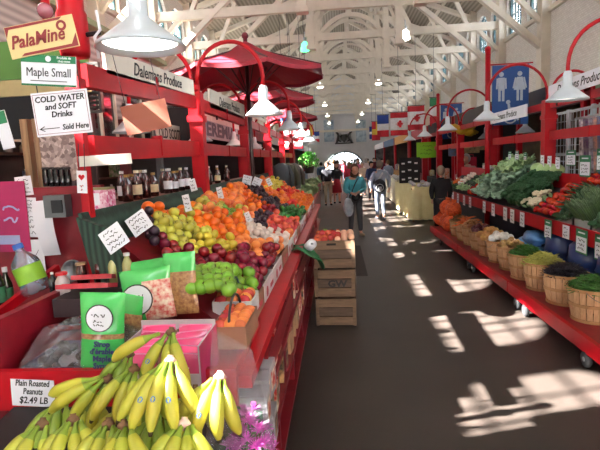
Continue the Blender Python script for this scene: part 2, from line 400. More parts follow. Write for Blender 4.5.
# red drum and globe on the nearest post top
t = thing('red_canister', 'fat red painted canister fixed at the top of the nearest fruit stall post', 'canister', at(76, 57, Y=2.36))
b = B(); b.sm = True; b.lathe([(0, 0), (.065, 0), (.07, .02), (.07, .2), (.06, .22), (.06, .42), (.05, .45), (0, .46)], n=22); b.done('body', RED, t)
b = B(); b.tube([(.05, 0, .1), (.14, -.02, .1)], .012, 6); b.done('pin', mat('dark metal', '2A2A2E', .4, metal=.6), t)
b = B(); b.sm = True; b.tube([(.13, -.03, -.02), (.12, -.03, .08), (.15, -.03, .11), (.14, -.03, .2)], .008, 6); b.done('hook', WHITE, t)
b = B(); b.sm = True; b.ball((0, 0, .03), .034, 14); o = b.done('glass_globe', mat('clear red globe', 'A86070', .1, coat=1), None, at(46, 18, Y=2.1)); tag(o, 'small shiny glass globe beside the red canister above the cream sign', 'globe')
# hanging white name boards
boards = mat('cream name board', 'E6E0D4', .55, col2='DAD3C6', scale=3)
def name_board(a, bb, ht, s, lab, size, face, sx=1):
    a, bb = Vector(a), Vector(bb); mid = (a + bb) / 2; d = (bb - a); t = thing('name_board', lab, 'sign', mid)
    b = B(); b.beam(a - mid, bb - mid, .02, ht); b.done('panel', boards, t)
    ang = math.atan2(d.y, d.x); pit = math.asin(d.z / d.length)
    if face > 0: rot = Matrix.Rotation(ang, 4, 'Z') @ Matrix.Rotation(-pit, 4, 'Y') @ Matrix.Rotation(math.pi / 2, 4, 'X'); off = Vector((math.sin(ang), -math.cos(ang), 0)) * .012
    else: rot = Matrix.Rotation(ang + math.pi, 4, 'Z') @ Matrix.Rotation(pit, 4, 'Y') @ Matrix.Rotation(math.pi / 2, 4, 'X'); off = Vector((-math.sin(ang), math.cos(ang), 0)) * .012
    text(s, size, INK, t, off, rot.to_euler(), shear=.3, sx=sx)
    b = B()
    for f in (-.35, .35): b.box(d * f + Vector((0, 0, -ht / 2 - .05)), (.015, .02, .12))
    b.done('hanger', INK, t); return t
name_board(at(104, 61, X=PX + .02), at(193, 88, X=PX + .02), .14, 'Dalemans Produce', 'long cream board lettered in script above the rail of the nearest fruit bay', .12, 1, 1.1)
name_board(at(209, 98, X=PX + .02), at(244, 112, X=PX + .02), .2, 'Dalemans Produce', 'long cream board lettered in script between first and second full red posts', .15, 1)
name_board((PX + .02, 7.4, 2.64), (PX + .02, 9.3, 2.64), .22, 'Dalemans Produce', 'long cream board lettered in script beyond the second full red post', .16, 1)
# right hand frame
QX = 3.12; yr = (5.05, 7.5, 10.1, 12.7, 15.3, 17.9)
FRR = thing('stall_rack', 'long red painted post and rail frame behind the vegetable display', 'stall', (QX, 4.8, 0))
for i, Y in enumerate(yr): post_box(FRR, QX, Y, 0, 2.52, .16, .14)
for i in range(5):
    rail(FRR, QX, yr[i] + .1, yr[i + 1] - .1, 2.0, .13)
    rail(FRR, QX, yr[i] + .1, yr[i + 1] - .1, 2.44, .1)
for i in range(5):
    pl = ('first', 'second', 'third', 'fourth', 'fifth')[i]
    goose('arched red lamp over the vegetables, aisle side of their %s red post' % pl, (QX - .03, yr[i], 2.5), -1, .82 if i == 0 else .86, .08, False, .38)
    goose('arched red lamp on the shop side of the %s vegetable stall post' % pl, (QX + .03, yr[i], 2.5), 1, .6, .2, False)
name_board(at(549, 93, X=QX - .13), at(618, 69, X=QX - .13), .19, 'Dalemans Produce', 'white board lettered in script above the rail by the wire racks', .15, 1)
name_board(at(488, 120, X=QX - .13), at(527, 110, X=QX - .13), .19, 'Dalemans Produce', 'white board lettered in script in front of the restroom banner', .15, 1)
# restroom banners on poles
blue = mat('blue banner cloth', '24549C', .6, col2='1E4888', scale=2)
pic = mat('pale grey pictogram', 'C3CEDD', .6)
def restroom(px, py, Y, lab, s=1.0):
    top = at(px, py, Y=Y); t = thing('restroom_banner', lab, 'banner', (top.x, top.y, 0)); H = top.z
    b = B(); b.sm = True; b.tube([(0, 0, 0), (0, 0, H)], .05 * s, 10); b.ball((0, 0, H + .03), .06 * s, 8); b.done('pole', RED, t)
    z1 = H - .28 * s; b = B(); w = .68 * s; h = 1.12 * s
    b.box((.08 + w / 2, 0, z1 - h / 2), (w, .012, h)); cl = b.done('banner_cloth', blue, t)
    b = B(); b.tube([(0, 0, z1 + .02), (w + .15, 0, z1 + .02)], .014, 6); b.done('crossbar', RED, t)
    cx = .08 + w / 2; b = B(); y = -.012
    def disc(x, z, r): b.prism([(x + r * math.cos(i * math.pi / 7), y, z + r * math.sin(i * math.pi / 7)) for i in range(14)], (0, .006, 0))
    def bar(x0, z0, x1, z1_, wd): b.beam((x0, y, z0), (x1, y, z1_), .006, wd, (0, 0, 1)) if abs(x1 - x0) > abs(z1_ - z0) else b.beam((x0, y, z0), (x1, y, z1_), wd, .006, (0, 1, 0))
    zz = z1 - .17 * s
    for sx_, woman in ((-.17 * s, 0), (.17 * s, 1)):
        b = B(); x = cx + sx_; disc(x, zz, .045 * s)
        if woman: b.prism([(x - .05 * s, y, zz - .06 * s), (x + .05 * s, y, zz - .06 * s), (x + .11 * s, y, zz - .3 * s), (x - .11 * s, y, zz - .3 * s)], (0, .006, 0))
        else: b.box((x, y, zz - .18 * s), (.12 * s, .006, .24 * s))
        for k in (-1, 1):
            bar(x + k * .035 * s, zz - .28 * s, x + k * .035 * s, zz - .5 * s, .045 * s)
            bar(x + k * .075 * s, zz - .07 * s, x + k * (.12 if woman else .085) * s, zz - .27 * s, .03 * s)
        b.done('woman_pictogram' if woman else 'man_pictogram', pic, cl)
    b = B(); zw = zz - .6 * s; disc(cx - .04 * s, zw + .08 * s, .04 * s)
    bar(cx - .03 * s, zw + .04 * s, cx - .01 * s, zw - .15 * s, .045 * s); bar(cx - .02 * s, zw - .04 * s, cx + .09 * s, zw - .04 * s, .035 * s)
    bar(cx - .01 * s, zw - .15 * s, cx + .11 * s, zw - .15 * s, .04 * s); bar(cx + .1 * s, zw - .15 * s, cx + .15 * s, zw - .27 * s, .04 * s)
    pts = [(cx + .12 * s * math.cos(rad(a)), y, zw - .2 * s + .12 * s * math.sin(rad(a))) for a in range(110, 350, 20)]
    for p, q in zip(pts, pts[1:]): b.beam(p, q, .006, .028 * s, (0, 0, 1))
    b.done('wheelchair_pictogram', pic, cl); return t
restroom(488, 51, 9.75, 'tall blue restroom banner with figures and wheelchair on the nearer red pole')
restroom(438, 96, 16.4, 'tall blue restroom banner with figures and wheelchair on the farther red pole', 1.0)
# umbrellas
umat = mat('wine red canopy cloth', 'A01830', .6, col2='8A142A', scale=3)
def umbrella(px, py, Y, r, lab):
    p = at(px, py, Y=Y); t = thing('market_umbrella', lab, 'umbrella', (p.x, p.y, 0)); H = p.z
    b = B(); b.sm = True; b.tube([(0, 0, 0), (0, 0, H)], .028, 10); b.done('pole', mat('dark wood pole', '3A1A1C', .4), t)
    rim = [Vector((r * math.cos(rad(22.5 + 45 * i)), r * math.sin(rad(22.5 + 45 * i)), H - .5)) for i in range(8)]
    b = B(); n = 6
    for i in range(8):
        A, C = rim[i], rim[(i + 1) % 8]; T = Vector((0, 0, H - .08))
        def fn(u, v):
            q = A.lerp(C, v); pnt = T.lerp(q, .1 + .9 * u); sag = -.05 * math.sin(math.pi * v) * u - .03 * math.sin(math.pi * u); return pnt + Vector((0, 0, sag))
        b.grid(fn, n, n)
        def fl_(u, v):
            q = A.lerp(C, v); return q + Vector((0, 0, -.05 * math.sin(math.pi * v) - .05 * u))
        b.grid(fl_, 1, n)
    cv = b.done('canopy', umat, t); md = cv.modifiers.new('thick', 'SOLIDIFY'); md.thickness = .004
    b = B(); b.lathe([(.28, -.26), (.27, -.2), (.1, -.09), (0, -.04)], (0, 0, H), 8); vt = b.done('vent', umat, t)
    b = B(); b.sm = True; b.ball((0, 0, H + .03), .05, 10); b.lathe([(.03, -.08), (.03, 0), (.05, .02)], (0, 0, H), 8); b.done('finial', mat('wine wood', '6A1424', .4), t)
    for q in rim:
        b = B(); b.beam((0, 0, H - .12), q * 1.0 + Vector((0, 0, .0)), .018, .018); b.beam((0, 0, H - .8), (q.x * .5, q.y * .5, H - .3), .014, .014); b.done('rib', mat('dark rib', '4A2024', .5), t)
    return t
umbrella(245, 38, 7.0, 1.16, 'open wine red market umbrella standing over the near fruit')
umbrella(266, 77, 10.4, 1.08, 'open wine red market umbrella farther back, partly behind the first')
for i, (px, py, Y, r) in enumerate([(290, 104, 17, 1.0)]): umbrella(px, py, Y, r, 'distant wine red market umbrella beyond the hanging flags')
# ------------------------------------------------------------------ near stall counter and fruit slope
EX, EZ = -.42, .93
t = thing('fruit_counter', 'long red fruit counter with shelves facing the aisle', 'counter', (-.9, 2, 0))
CT = t
def cpart(nm, fn, m): b = B(); fn(b); return b.done(nm, m, t, world=True)
cpart('counter_top', lambda b: b.box((-.95, 5.55, EZ - .02), (1.0, 7.5, .04)), DRED)
cpart('end_tray', lambda b: (b.box((-1.03, 2.1, .935), (1.16, .62, .02)), b.box((-1.03, 1.78, .915), (1.2, .03, .17)), b.box((-.445, 2.08, .96), (.02, .6, .07))), RED)
cpart('lower_board', lambda b: b.box((-1.1, 1.86, .45), (1.2, .04, .74)), mat('near black board', '221C20', .6))
cpart('front_rail', lambda b: (b.box((EX - .02, 5.55, EZ), (.13, 7.5, .05))), RED)
cpart('back_panel', lambda b: b.box((-1.45, 5.55, .6), (.04, 7.5, 1.2)), DRED)
for i, Y in enumerate((2.6, 3.5, 4.4, 5.3, 6.2, 7.1, 8.0)): cpart('upright', lambda b: b.box((EX - .12, Y, .44), (.3, .04, .88)), DRED)
for z in (.12, .4, .66): cpart('shelf', lambda b: b.box((EX - .13, 5.55, z), (.36, 7.4, .03)), DRED)
for k, (Y, z) in enumerate(((2.9, .8), (4.6, .8), (6.4, .8))): cpart('side_board', lambda b: b.box((EX + .03, Y, z - .02), (.02, 1.3, .14)), DRED)
SX0, SZ0, SX1, SZ1 = -.5, 1.01, -1.26, 1.43
def slope(s, Y, up=0.0): return Vector((SX0 + (SX1 - SX0) * s, Y, SZ0 + (SZ1 - SZ0) * s + up))
cpart('display_board', lambda b: b.hexa([(SX0, 2.16, .95), (SX1, 2.6, .95), (SX1, 9.25, .95), (SX0, 9.25, .95), (SX0, 2.16, SZ0 - .04), (SX1, 2.6, SZ1 - .04), (SX1, 9.25, SZ1 - .04), (SX0, 9.25, SZ0 - .04)]), DRED)
# green ribbed matting behind the fruit
gm = mat('dark green ribbed mat', '2F4A3E', .8, kind='wave', col2='14251E', scale=9, stretch=(1, 1, .5), bump=.4, bscale=60)
b = B(); b.hexa([(-1.27, 2.4, 1.3), (-1.25, 2.4, 1.3), (-1.25, 9.2, 1.3), (-1.27, 9.2, 1.3), (-1.37, 2.4, 1.58), (-1.35, 2.4, 1.58), (-1.35, 9.2, 1.6), (-1.37, 9.2, 1.6)]); b.hexa([(-1.26, 2.38, .98), (-1.0, 2.36, .98), (-1.0, 2.4, .98), (-1.26, 2.42, .98), (-1.37, 2.38, 1.56), (-1.2, 2.36, 1.5), (-1.2, 2.4, 1.5), (-1.37, 2.42, 1.56)])
o = b.done('ribbed_mat', gm, None, world=True); tag(o, 'dark green ribbed mat standing along the back of the fruit slope', 'mat')
b = B(); b.box((-1.5, 6.0, 1.56), (.26, 6.1, .03)); o = b.done('back_ledge', mat('worn wood ledge', '8A5A50', .6, kind='wave', col2='6E463E', scale=6), None, world=True); tag(o, 'narrow wooden ledge carrying syrup bottles behind the green mat', 'shelf')
# fruit meshes
def fmat(k, c, c2, rough=.38, sc=14, amt=.6, **kw): return mat(k, c, rough, col2=c2, scale=sc, amt=amt, rand=.16, hue=.012, bump=kw.pop('bump', .05), bscale=90, **kw)
def roundf(name, m, r, sc=(1, 1, .92), dimple=.25, n=14, stem=False, nz=.03, seed=1, neck=0):
    b = B(); b.sm = True; b.ball((0, 0, 0), r, n, (1, 1, 1), None, nz, seed, 1.2)
    for v in b.bm.verts:
        q = math.hypot(v.co.x, v.co.y) / r
        if q < .45: v.co.z *= 1 - dimple * (1 - q / .45) ** 2
        if neck and v.co.z > 0: k = 1 - neck * (v.co.z / r) ** 1.3; v.co.x *= k; v.co.y *= k
        v.co.x *= sc[0]; v.co.y *= sc[1]; v.co.z *= sc[2]
    if stem: b.mi = 1; b.tube([(0, 0, r * .6), (.003, 0, r * 1.12)], .0022, 5)
    me = b.done(name, [m, mat('brown stem', '4A3520', .8)] if stem else m); me.hide_render = False
    return me
PF = {}
def proto(name, lab, cat, grp, *a, **k):
    o = roundf(name, *a, **k); PF[name] = [o, lab, cat, grp, False]; return o
proto('orange', 'ripe orange in the bright orange heap on the fruit slope', 'orange', 'oranges heaped on the fruit slope', fmat('orange peel', 'F07A10', 'E0660A'), .039, dimple=.08)
proto('tangerine', 'small tangerine in the farther orange heaps of the fruit slope', 'tangerine', 'tangerines on the fruit slope', fmat('tangerine peel', 'EC6A16', 'D2540C'), .031, (1, 1, .8))
proto('grapefruit', 'pinkish orange grapefruit near the back of the fruit slope', 'grapefruit', 'grapefruit on the fruit slope', fmat('grapefruit peel', 'EC8C44', 'D65C34', sc=8), .047, dimple=.06)
proto('lemon', 'pale yellow lemon in the yellow heap on the fruit slope', 'lemon', 'lemons on the fruit slope', fmat('lemon peel', 'DCC440', 'C4B236'), .028, (1, 1, 1.35), 0)
proto('yellow_apple', 'yellow green apple behind the red plums on the fruit slope', 'apple', 'yellow apples on the fruit slope', fmat('yellow apple skin', 'CCC048', 'AEB040'), .036, stem=True)
proto('red_plum', 'glossy dark red plum heaped at the front of the fruit slope', 'plum', 'dark red plums on the fruit slope', fmat('red plum skin', '92142A', '5E0A1E', .22), .034, (1, 1, .95), .1)
proto('dark_plum', 'almost black purple plum in the dark heaps of the fruit slope', 'plum', 'purple plums on the fruit slope', fmat('purple plum skin', '3A1A30', '22101E', .35), .03, (1, 1, 1.05), .05)
proto('peach', 'blushing peach beside the plums at the aisle edge of the slope', 'peach', 'peaches on the fruit slope', fmat('peach skin', 'F0A050', 'D8503A', .6, 9, .9), .035, dimple=.12)
proto('green_apple', 'shiny green apple heaped beside the green snack bags', 'apple', 'green apples on the fruit slope', fmat('green apple skin', '78A430', '628E26', .3), .038, stem=True)
proto('garlic_bulb', 'pale garlic bulb at the aisle edge of the fruit slope', 'garlic', 'garlic bulbs on the fruit slope', fmat('garlic skin', 'E6DAD0', 'D0B8AC', .5), .034, (1, 1, 1), 0, neck=.55)
proto('red_apple', 'bright red apple at the far middle of the fruit slope', 'apple', 'red apples on the fruit slope', fmat('red apple skin', 'C02436', 'E06848', .25, 10, .8), .036, stem=True)
proto('tomato', 'round red tomato in the farthest heap of the fruit slope', 'tomato', 'tomatoes on the fruit slope', fmat('tomato skin', 'E04020', 'D03018', .2), .036, (1, 1, .85), .1)
proto('green_pepper', 'small green pepper in the green heap past the red apples', 'pepper', 'green peppers on the fruit slope', fmat('green pepper skin', '3C7A34', '2A5E28', .25), .032, (1, 1, 1.15), .2, nz=.2)
proto('pear', 'pale yellow pear lying among the citrus on the fruit slope', 'pear', 'pears on the fruit slope', fmat('pear skin', 'D8BE50', 'C8B048', .4), .034, (1, 1, 1.35), 0, neck=.5, stem=True)
seeds = [(206,281,'green_apple'),(222,287,'green_apple'),(200,266,'red_plum'),(222,273,'red_plum'),(185,262,'red_plum'),(193,280,'green_apple'),(238,284,'green_apple'),(120,255,'green_apple'),(135,262,'green_apple'),
 (140,238,'red_plum'),(160,243,'red_plum'),(150,235,'dark_plum'),(172,246,'red_plum'),(205,255,'red_plum'),(215,264,'red_plum'),(230,265,'red_plum'),(245,270,'red_plum'),(262,270,'red_plum'),(275,264,'red_plum'),(240,257,'red_plum'),(190,258,'red_plum'),(270,258,'red_plum'),
 (242,246,'peach'),(254,249,'peach'),(266,252,'peach'),(278,252,'peach'),
 (165,228,'yellow_apple'),(182,235,'yellow_apple'),(197,241,'lemon'),(212,243,'lemon'),(226,244,'lemon'),(202,234,'yellow_apple'),(187,226,'yellow_apple'),(172,222,'yellow_apple'),
 (165,212,'orange'),(177,214,'orange'),(200,225,'orange'),(215,226,'orange'),(230,232,'orange'),(241,237,'orange'),(188,214,'orange'),(197,219,'pear'),(240,226,'orange'),
 (253,228,'garlic_bulb'),(262,236,'garlic_bulb'),(270,242,'garlic_bulb'),(281,238,'garlic_bulb'),(290,236,'peach'),
 (211,205,'grapefruit'),(230,204,'grapefruit'),(238,208,'grapefruit'),(225,199,'orange'),(218,212,'yellow_apple'),(228,212,'green_apple'),(203,206,'yellow_apple'),(196,202,'lemon'),(240,214,'yellow_apple'),(250,214,'peach'),(205,212,'peach'),
 (245,203,'tangerine'),(255,203,'tangerine'),(266,207,'tangerine'),(250,208,'orange'),(262,212,'orange'),(248,196,'tangerine'),(240,198,'grapefruit'),
 (252,190,'dark_plum'),(258,194,'dark_plum'),(266,199,'dark_plum'),(275,204,'dark_plum'),(284,210,'dark_plum'),(266,218,'dark_plum'),(272,222,'red_apple'),(282,222,'red_apple'),(262,222,'dark_plum'),(268,213,'red_plum'),
 (285,214,'green_pepper'),(293,212,'green_pepper'),(298,213,'green_pepper'),(270,190,'tangerine'),(280,192,'tomato'),(290,195,'tomato'),(296,200,'orange'),(283,199,'orange'),(300,190,'tomato'),(262,186,'orange'),(275,186,'lemon'),(290,188,'tangerine'),(292,204,'tomato'),(305,205,'orange'),(290,228,'red_apple'),(262,190,'yellow_apple'),(272,194,'orange')]
cnt = {}
rr = random.Random(3)
def put(kind, p, sc=1.0):
    e = PF[kind]; rot = (rr.uniform(-.7, .7), rr.uniform(-.7, .7), rr.uniform(0, 6.3))
    if kind in ('lemon', 'pear', 'garlic_bulb', 'green_pepper'): rot = (rr.uniform(.8, 1.6), rr.uniform(-.5, .5), rr.uniform(0, 6.3))
    if not e[4]: o = e[0]; e[4] = True; o.location = p; o.rotation_euler = rot; tag(o, e[1], e[2], e[3])
    else: o = e[0].copy(); COL.objects.link(o); o.location = p; o.rotation_euler = rot
    s = sc * rr.uniform(.96, 1.12); o.scale = (s, s, s); cnt[kind] = cnt.get(kind, 0) + 1; return o
def kind_at(p):
    x, y = pix(p); best = min(seeds, key=lambda q: (q[0] - x) ** 2 + ((q[1] - y) * 1.25) ** 2); return best[2]
Y = 2.36; row = 0
while Y < 9.1:
    step = .077 if Y < 5 else .08
    n = int(.87 / step)
    for i in range(n):
        s = (i + (.5 if row % 2 else 0) + .25) / n
        if Y < 2.36 + s * .36: continue
        p = slope(s, Y, .035); k = kind_at(p + Vector((0, 0, .03)))
        hump = .03 * math.sin(s * 9 + Y * 2.2) + .02
        p.z += max(0, hump); p.x += rr.uniform(-.01, .01); p.y += rr.uniform(-.01, .01); p.z += rr.uniform(-.008, .012)
        put(k, p)
        if rr.random() < (.35 if Y < 6 else .12):
            q = p + Vector((rr.uniform(-.02, .02), .036, .05)); put(k, q)
    Y += step * .9; row += 1
for k in range(26):
    px, py = 188 + (k * 37) % 46, 268 + (k * 23) % 22
    put('green_apple', at(px, py, Y=2.4 - (py - 268) * .009), .98)
# shallow white cartons that edge the display on the aisle side
ct = mat('white carton', 'DDDCE0', .6, col2='CFC8C8', scale=3); kr = mat('brown carton', '9C7258', .75, col2='8A6450', scale=6)
redpr = mat('red print', 'B02436', .5)
for i in range(14):
    Y = 2.55 + i * .47
    b = B(); x = -.475
    b.box((x, Y, 1.005), (.012, .44, .12)); b.box((x - .1, Y - .22, 1.0), (.2, .01, .11)); b.box((x - .1, Y + .22, 1.0), (.2, .01, .11)); b.box((x - .1, Y, .955), (.2, .44, .01))
    o = b.done('fruit_carton', ct if i % 3 else kr, None, world=True)
    tag(o, 'low open carton holding fruit along the aisle edge of the red counter', 'carton', 'cartons along the fruit counter edge')
    b = B(); b.prism([(x + .0065, Y - .12 + .04 * math.cos(a / 8 * 6.283), 1.0 + .035 * math.sin(a / 8 * 6.283)) for a in range(8)], (.001, 0, 0)); b.box((x + .007, Y + .08, 1.0), (.001, .14, .03)); b.done('printed_mark', redpr, o, world=True)
# ------------------------------------------------------------------ bananas and near counter goods
def brot(yaw=0, pitch=0, roll=0): return (Matrix.Rotation(rad(yaw), 4, 'Z') @ Matrix.Rotation(rad(pitch), 4, 'X') @ Matrix.Rotation(rad(roll), 4, 'Y')).to_euler()
ban = mat('banana peel', 'CDBB3A', .45, col2='97A83A', scale=7, amt=.6, rand=.08, hue=.012, bump=.05)
bang = mat('green banana peel', '8FA634', .42, col2='73902E', scale=9, rand=.08)
bant = mat('dark banana tip', '3B2A18', .8)
stick = mat('blue fruit sticker', '1E62B4', .35, col2='3A7AC4', scale=30)
crownm = mat('brown banana crown', '7A5A3A', .8, col2='5A3E2A', scale=40)
tape = mat('pink white tape', 'EAD6CE', .5, col2='E0A8A0', scale=30)
def banana_mesh(D, X, Nn, a, ln, bend, lift, thick=.0175, off=Vector((0, 0, 0))):
    """one banana from the crown: a = fan angle, bend = how much it curls"""
    b = B(); b.sm = True; n = 16
    lat = (D * math.cos(rad(a)) + X * math.sin(rad(a))).normalized()
    th0 = rad(lift); pts = []; p = Vector(off); step = ln / n
    for i in range(n + 1):
        pts.append(p.copy()); th = th0 - rad(bend) * (i / n)
        p = p + (lat * math.cos(th) + Nn * math.sin(th)) * step
    prof = [.0062, .006, .0066, .0095, .0135, .016, .0172, .0178, .018, .018, .0178, .0172, .0162, .0142, .011, .0068, .0042]
    rr_ = [q * thick / .018 for q in prof]; ng = 10; prev = None; rg = []
    for i, q in enumerate(pts):
        d = (pts[min(i + 1, n)] - pts[max(i - 1, 0)]).normalized()
        u = (Nn - d * Nn.dot(d)).normalized(); v = d.cross(u)
        rg.append([q + (u * math.cos(6.28318 * j / ng) + v * math.sin(6.28318 * j / ng)) * rr_[i] * (1 + (.07 if j % 2 == 0 else -.04)) for j in range(ng)])
    b.rings(rg)
    b.bm.faces.ensure_lookup_table()
    for k, f in enumerate(b.bm.faces):
        i = k // ng
        if k >= n * ng: i = 0 if k == n * ng else n
        f.material_index = 1 if i < 4 else (2 if i >= n - 1 else 0)
    return b, pts, rr_, lat
def bunch(lab, crown, D, bananas, taped=False, green=False, sticker=()):
    D = Vector(D).normalized(); X = Vector((1, 0, 0)); X = (X - D * X.dot(D)).normalized(); Nn = X.cross(D).normalized()
    if Nn.y > 0: Nn = -Nn
    t = thing('banana_bunch', lab, 'bananas', crown, None, None)
    for i, (a, ln, bend, lift, dz) in enumerate(bananas):
        b, pts, rr_, lat = banana_mesh(D, X, Nn, a, ln * 1.08, bend * 1.35, lift * 1.2, .0208, X * (a * .0006) + Nn * dz)
        o = b.done('banana', [bang if green else ban, bang, bant], t)
        if i in sticker:
            q = pts[9]; d = (pts[10] - pts[8]).normalized(); u = (Nn - d * Nn.dot(d)).normalized(); v = d.cross(u)
            s = B(); c = q + u * (rr_[9] * 1.1)
            s.poly([c + d * .009 * math.cos(k * .6283) + v * .0075 * math.sin(k * .6283) - u * .003 * abs(math.sin(k * .6283)) for k in range(10)])
            s.done('sticker', stick, o)
    b = B(); b.sm = True; b.ball(-D * .005, .017, 8, (1.25, 1, .8), None, .3, 3, 2); b.tube([D * .012, -D * .024], .009, 7); b.done('crown', tape if taped else crownm, t)
    return t
dn = (0, -.45, -1)
bunch('large yellow banana bunch with pink taped crown, centre of the banana heap', at(170, 363, Y=1.36), (0, -.5, -1), [(-34, .2, 45, 30, 0), (-20, .205, 45, 32, .012), (-3, .2, 40, 34, .02), (13, .2, 45, 32, .012), (30, .19, 60, 28, 0), (-9, .18, 50, 5, -.02)], True, sticker=(1, 2, 3))
bunch('upper banana bunch leaning on the pink sachet box', at(171, 334, Y=1.55), (0, -.5, -1), [(-62, .2, 75, 32, .012), (-25, .17, 45, 22, 0), (2, .17, 50, 25, 0), (22, .19, 60, 30, .012)], False, sticker=(1,))
bunch('banana bunch pointing left along the red board', at(107, 381, Y=1.5), (-.35, -.35, -.75), [(-50, .2, 60, 25, 0), (-34, .2, 55, 28, .012), (-14, .18, 60, 25, .01), (4, .18, 50, 15, 0)], False)
bunch('slim banana bunch hanging left of the taped centre bunch', at(134, 371, Y=1.47), (-.05, -.5, -1), [(-28, .18, 45, 30, .01), (-8, .17, 50, 28, 0), (14, .18, 60, 35, .0), (30, .17, 60, 15, -.01)], False)
bunch('small green banana bunch at the top of the heap by the maple syrup bag', at(129, 356, Y=1.6), (-.2, -.4, -1), [(-28, .15, 60, 25, 0), (-5, .15, 50, 25, 0), (15, .14, 50, 20, 0)], False, True)
bunch('banana bunch in clear wrap at the aisle end of the heap', at(220, 379, Y=1.36), (0, -.4, -1), [(-40, .17, 50, 28, 0), (-18, .18, 50, 32, .01), (3, .17, 45, 30, .012), (18, .17, 55, 25, 0)], True, sticker=(1,))
bunch('front banana bunch nearest the corner by the dark board', at(42, 426, Y=1.3), (-.05, -.4, -1), [(-30, .17, 50, 35, 0), (-5, .17, 50, 40, .012), (25, .18, 55, 35, 0)])
bunch('front banana bunch below the one pointing left', at(73, 422, Y=1.3), (.1, -.4, -1), [(-28, .17, 50, 35, 0), (-6, .17, 50, 42, .012), (18, .18, 60, 38, 0), (42, .17, 70, 35, 0)])
bunch('front banana bunch with twin brown crowns, middle of the bottom row', at(108, 426, Y=1.28), (-.02, -.45, -1), [(-25, .16, 50, 35, 0), (0, .16, 50, 38, .01), (25, .16, 50, 35, 0)])
bunch('front banana bunch with curled top, right of the twin crowns', at(124, 428, Y=1.24), (.1, -.4, -1), [(-10, .17, 60, 50, 0), (14, .17, 70, 52, .01), (38, .17, 80, 50, 0)])
bunch('front banana bunch with pink taped crown below the centre bunch', at(184, 426, Y=1.24), (0, -.5, -1), [(-30, .15, 45, 35, 0), (-6, .15, 50, 40, .01), (18, .16, 55, 42, 0), (40, .16, 70, 40, 0)], True)
b = B(); b.hexa([(-1.35, .95, .72), (-.36, .95, .72), (-.36, 1.74, .72), (-1.35, 1.74, .72), (-1.35, .95, .78), (-.36, .95, .78), (-.36, 1.74, .86), (-1.35, 1.74, .86)]); o = b.done('banana_stand', mat('near black board', '221C20', .6), None, world=True); tag(o, 'sloping dark stand under the banana heap', 'stand')
b = B(); b.hexa([(-1.3, 1.0, .0), (-.4, 1.0, .0), (-.4, 1.7, .0), (-1.3, 1.7, .0), (-1.3, 1.0, .71), (-.4, 1.0, .71), (-.4, 1.7, .71), (-1.3, 1.7, .71)]); o = b.done('stand_cabinet', mat('near black board', '221C20'), None, world=True); tag(o, 'dark boxy cabinet holding up the banana stand', 'cabinet')
# a few loose lower bunches fill the heap
for i, (px, py, Y) in enumerate([(62, 404, 1.62), (95, 402, 1.6), (150, 398, 1.5), (195, 392, 1.5), (160, 415, 1.42), (130, 408, 1.5)]):
    o = bunch('banana bunch lying half hidden under the others in the heap', at(px, py, Y=Y), (.15 * math.sin(i * 2.2), -.6, -1), [(-32, .17, 50, 30, 0), (-12, .17, 50, 33, .01), (9, .17, 50, 33, .01), (30, .17, 50, 30, 0)], False, i % 2 == 0)
    o['group'] = 'banana bunches under the heap'
# cards and handwriting
def scrib(b, w, h, rows, y=-.0015, seed=0, x0=0, z0=0, lw=.003):
    q = random.Random(seed); rh = h / rows
    for k in range(rows):
        z = z0 + h / 2 - rh * (k + .5); x = x0 - w / 2 + w * .06 + q.random() * w * .08; x1 = x0 + w / 2 - w * .05 - q.random() * w * .15; pts = []
        while x < x1: pts.append((x, y, z + q.uniform(-.33, .33) * rh)); x += rh * q.uniform(.12, .3)
        for p, r_ in zip(pts, pts[1:]):
            if q.random() < .85: b.beam(p, r_, .0006, lw, (0, 0, 1) if abs(p[2] - r_[2]) < abs(p[0] - r_[0]) else (1, 0, 0))
def card(lab, c, w, h, rot, m=WHITE, rows=3, seed=0, header=0, cat='price card', group=None, name='price_card', lw=None, ink=INK):
    b = B(); b.box((0, 0, 0), (w, .002, h)); o = b.done(name, m, None, loc=c, rot=brot(*rot)); tag(o, lab, cat, group)
    if header:
        b = B(); b.box((0, -.0014, h / 2 - h * header / 2), (w, .001, h * header)); b.done('green_header', GREENC, o)
    if rows:
        b = B(); scrib(b, w * .9, h * (1 - header) * .85, rows, -.0016, seed, 0, -h * header / 2, lw or h * .03); b.done('handwriting', ink, o)
    return o
o = card('white peanut price card on the red front board above the bananas', at(33, 393, Y=1.755), .185, .115, (0, 0, 3), rows=0)
text('Plain Roasted\nPeanuts', .037, INK, o, (0, -.002, .024), shear=.2, sx=.72); text('$2.49 LB', .04, INK, o, (0, -.002, -.032), shear=.2, sx=.85)
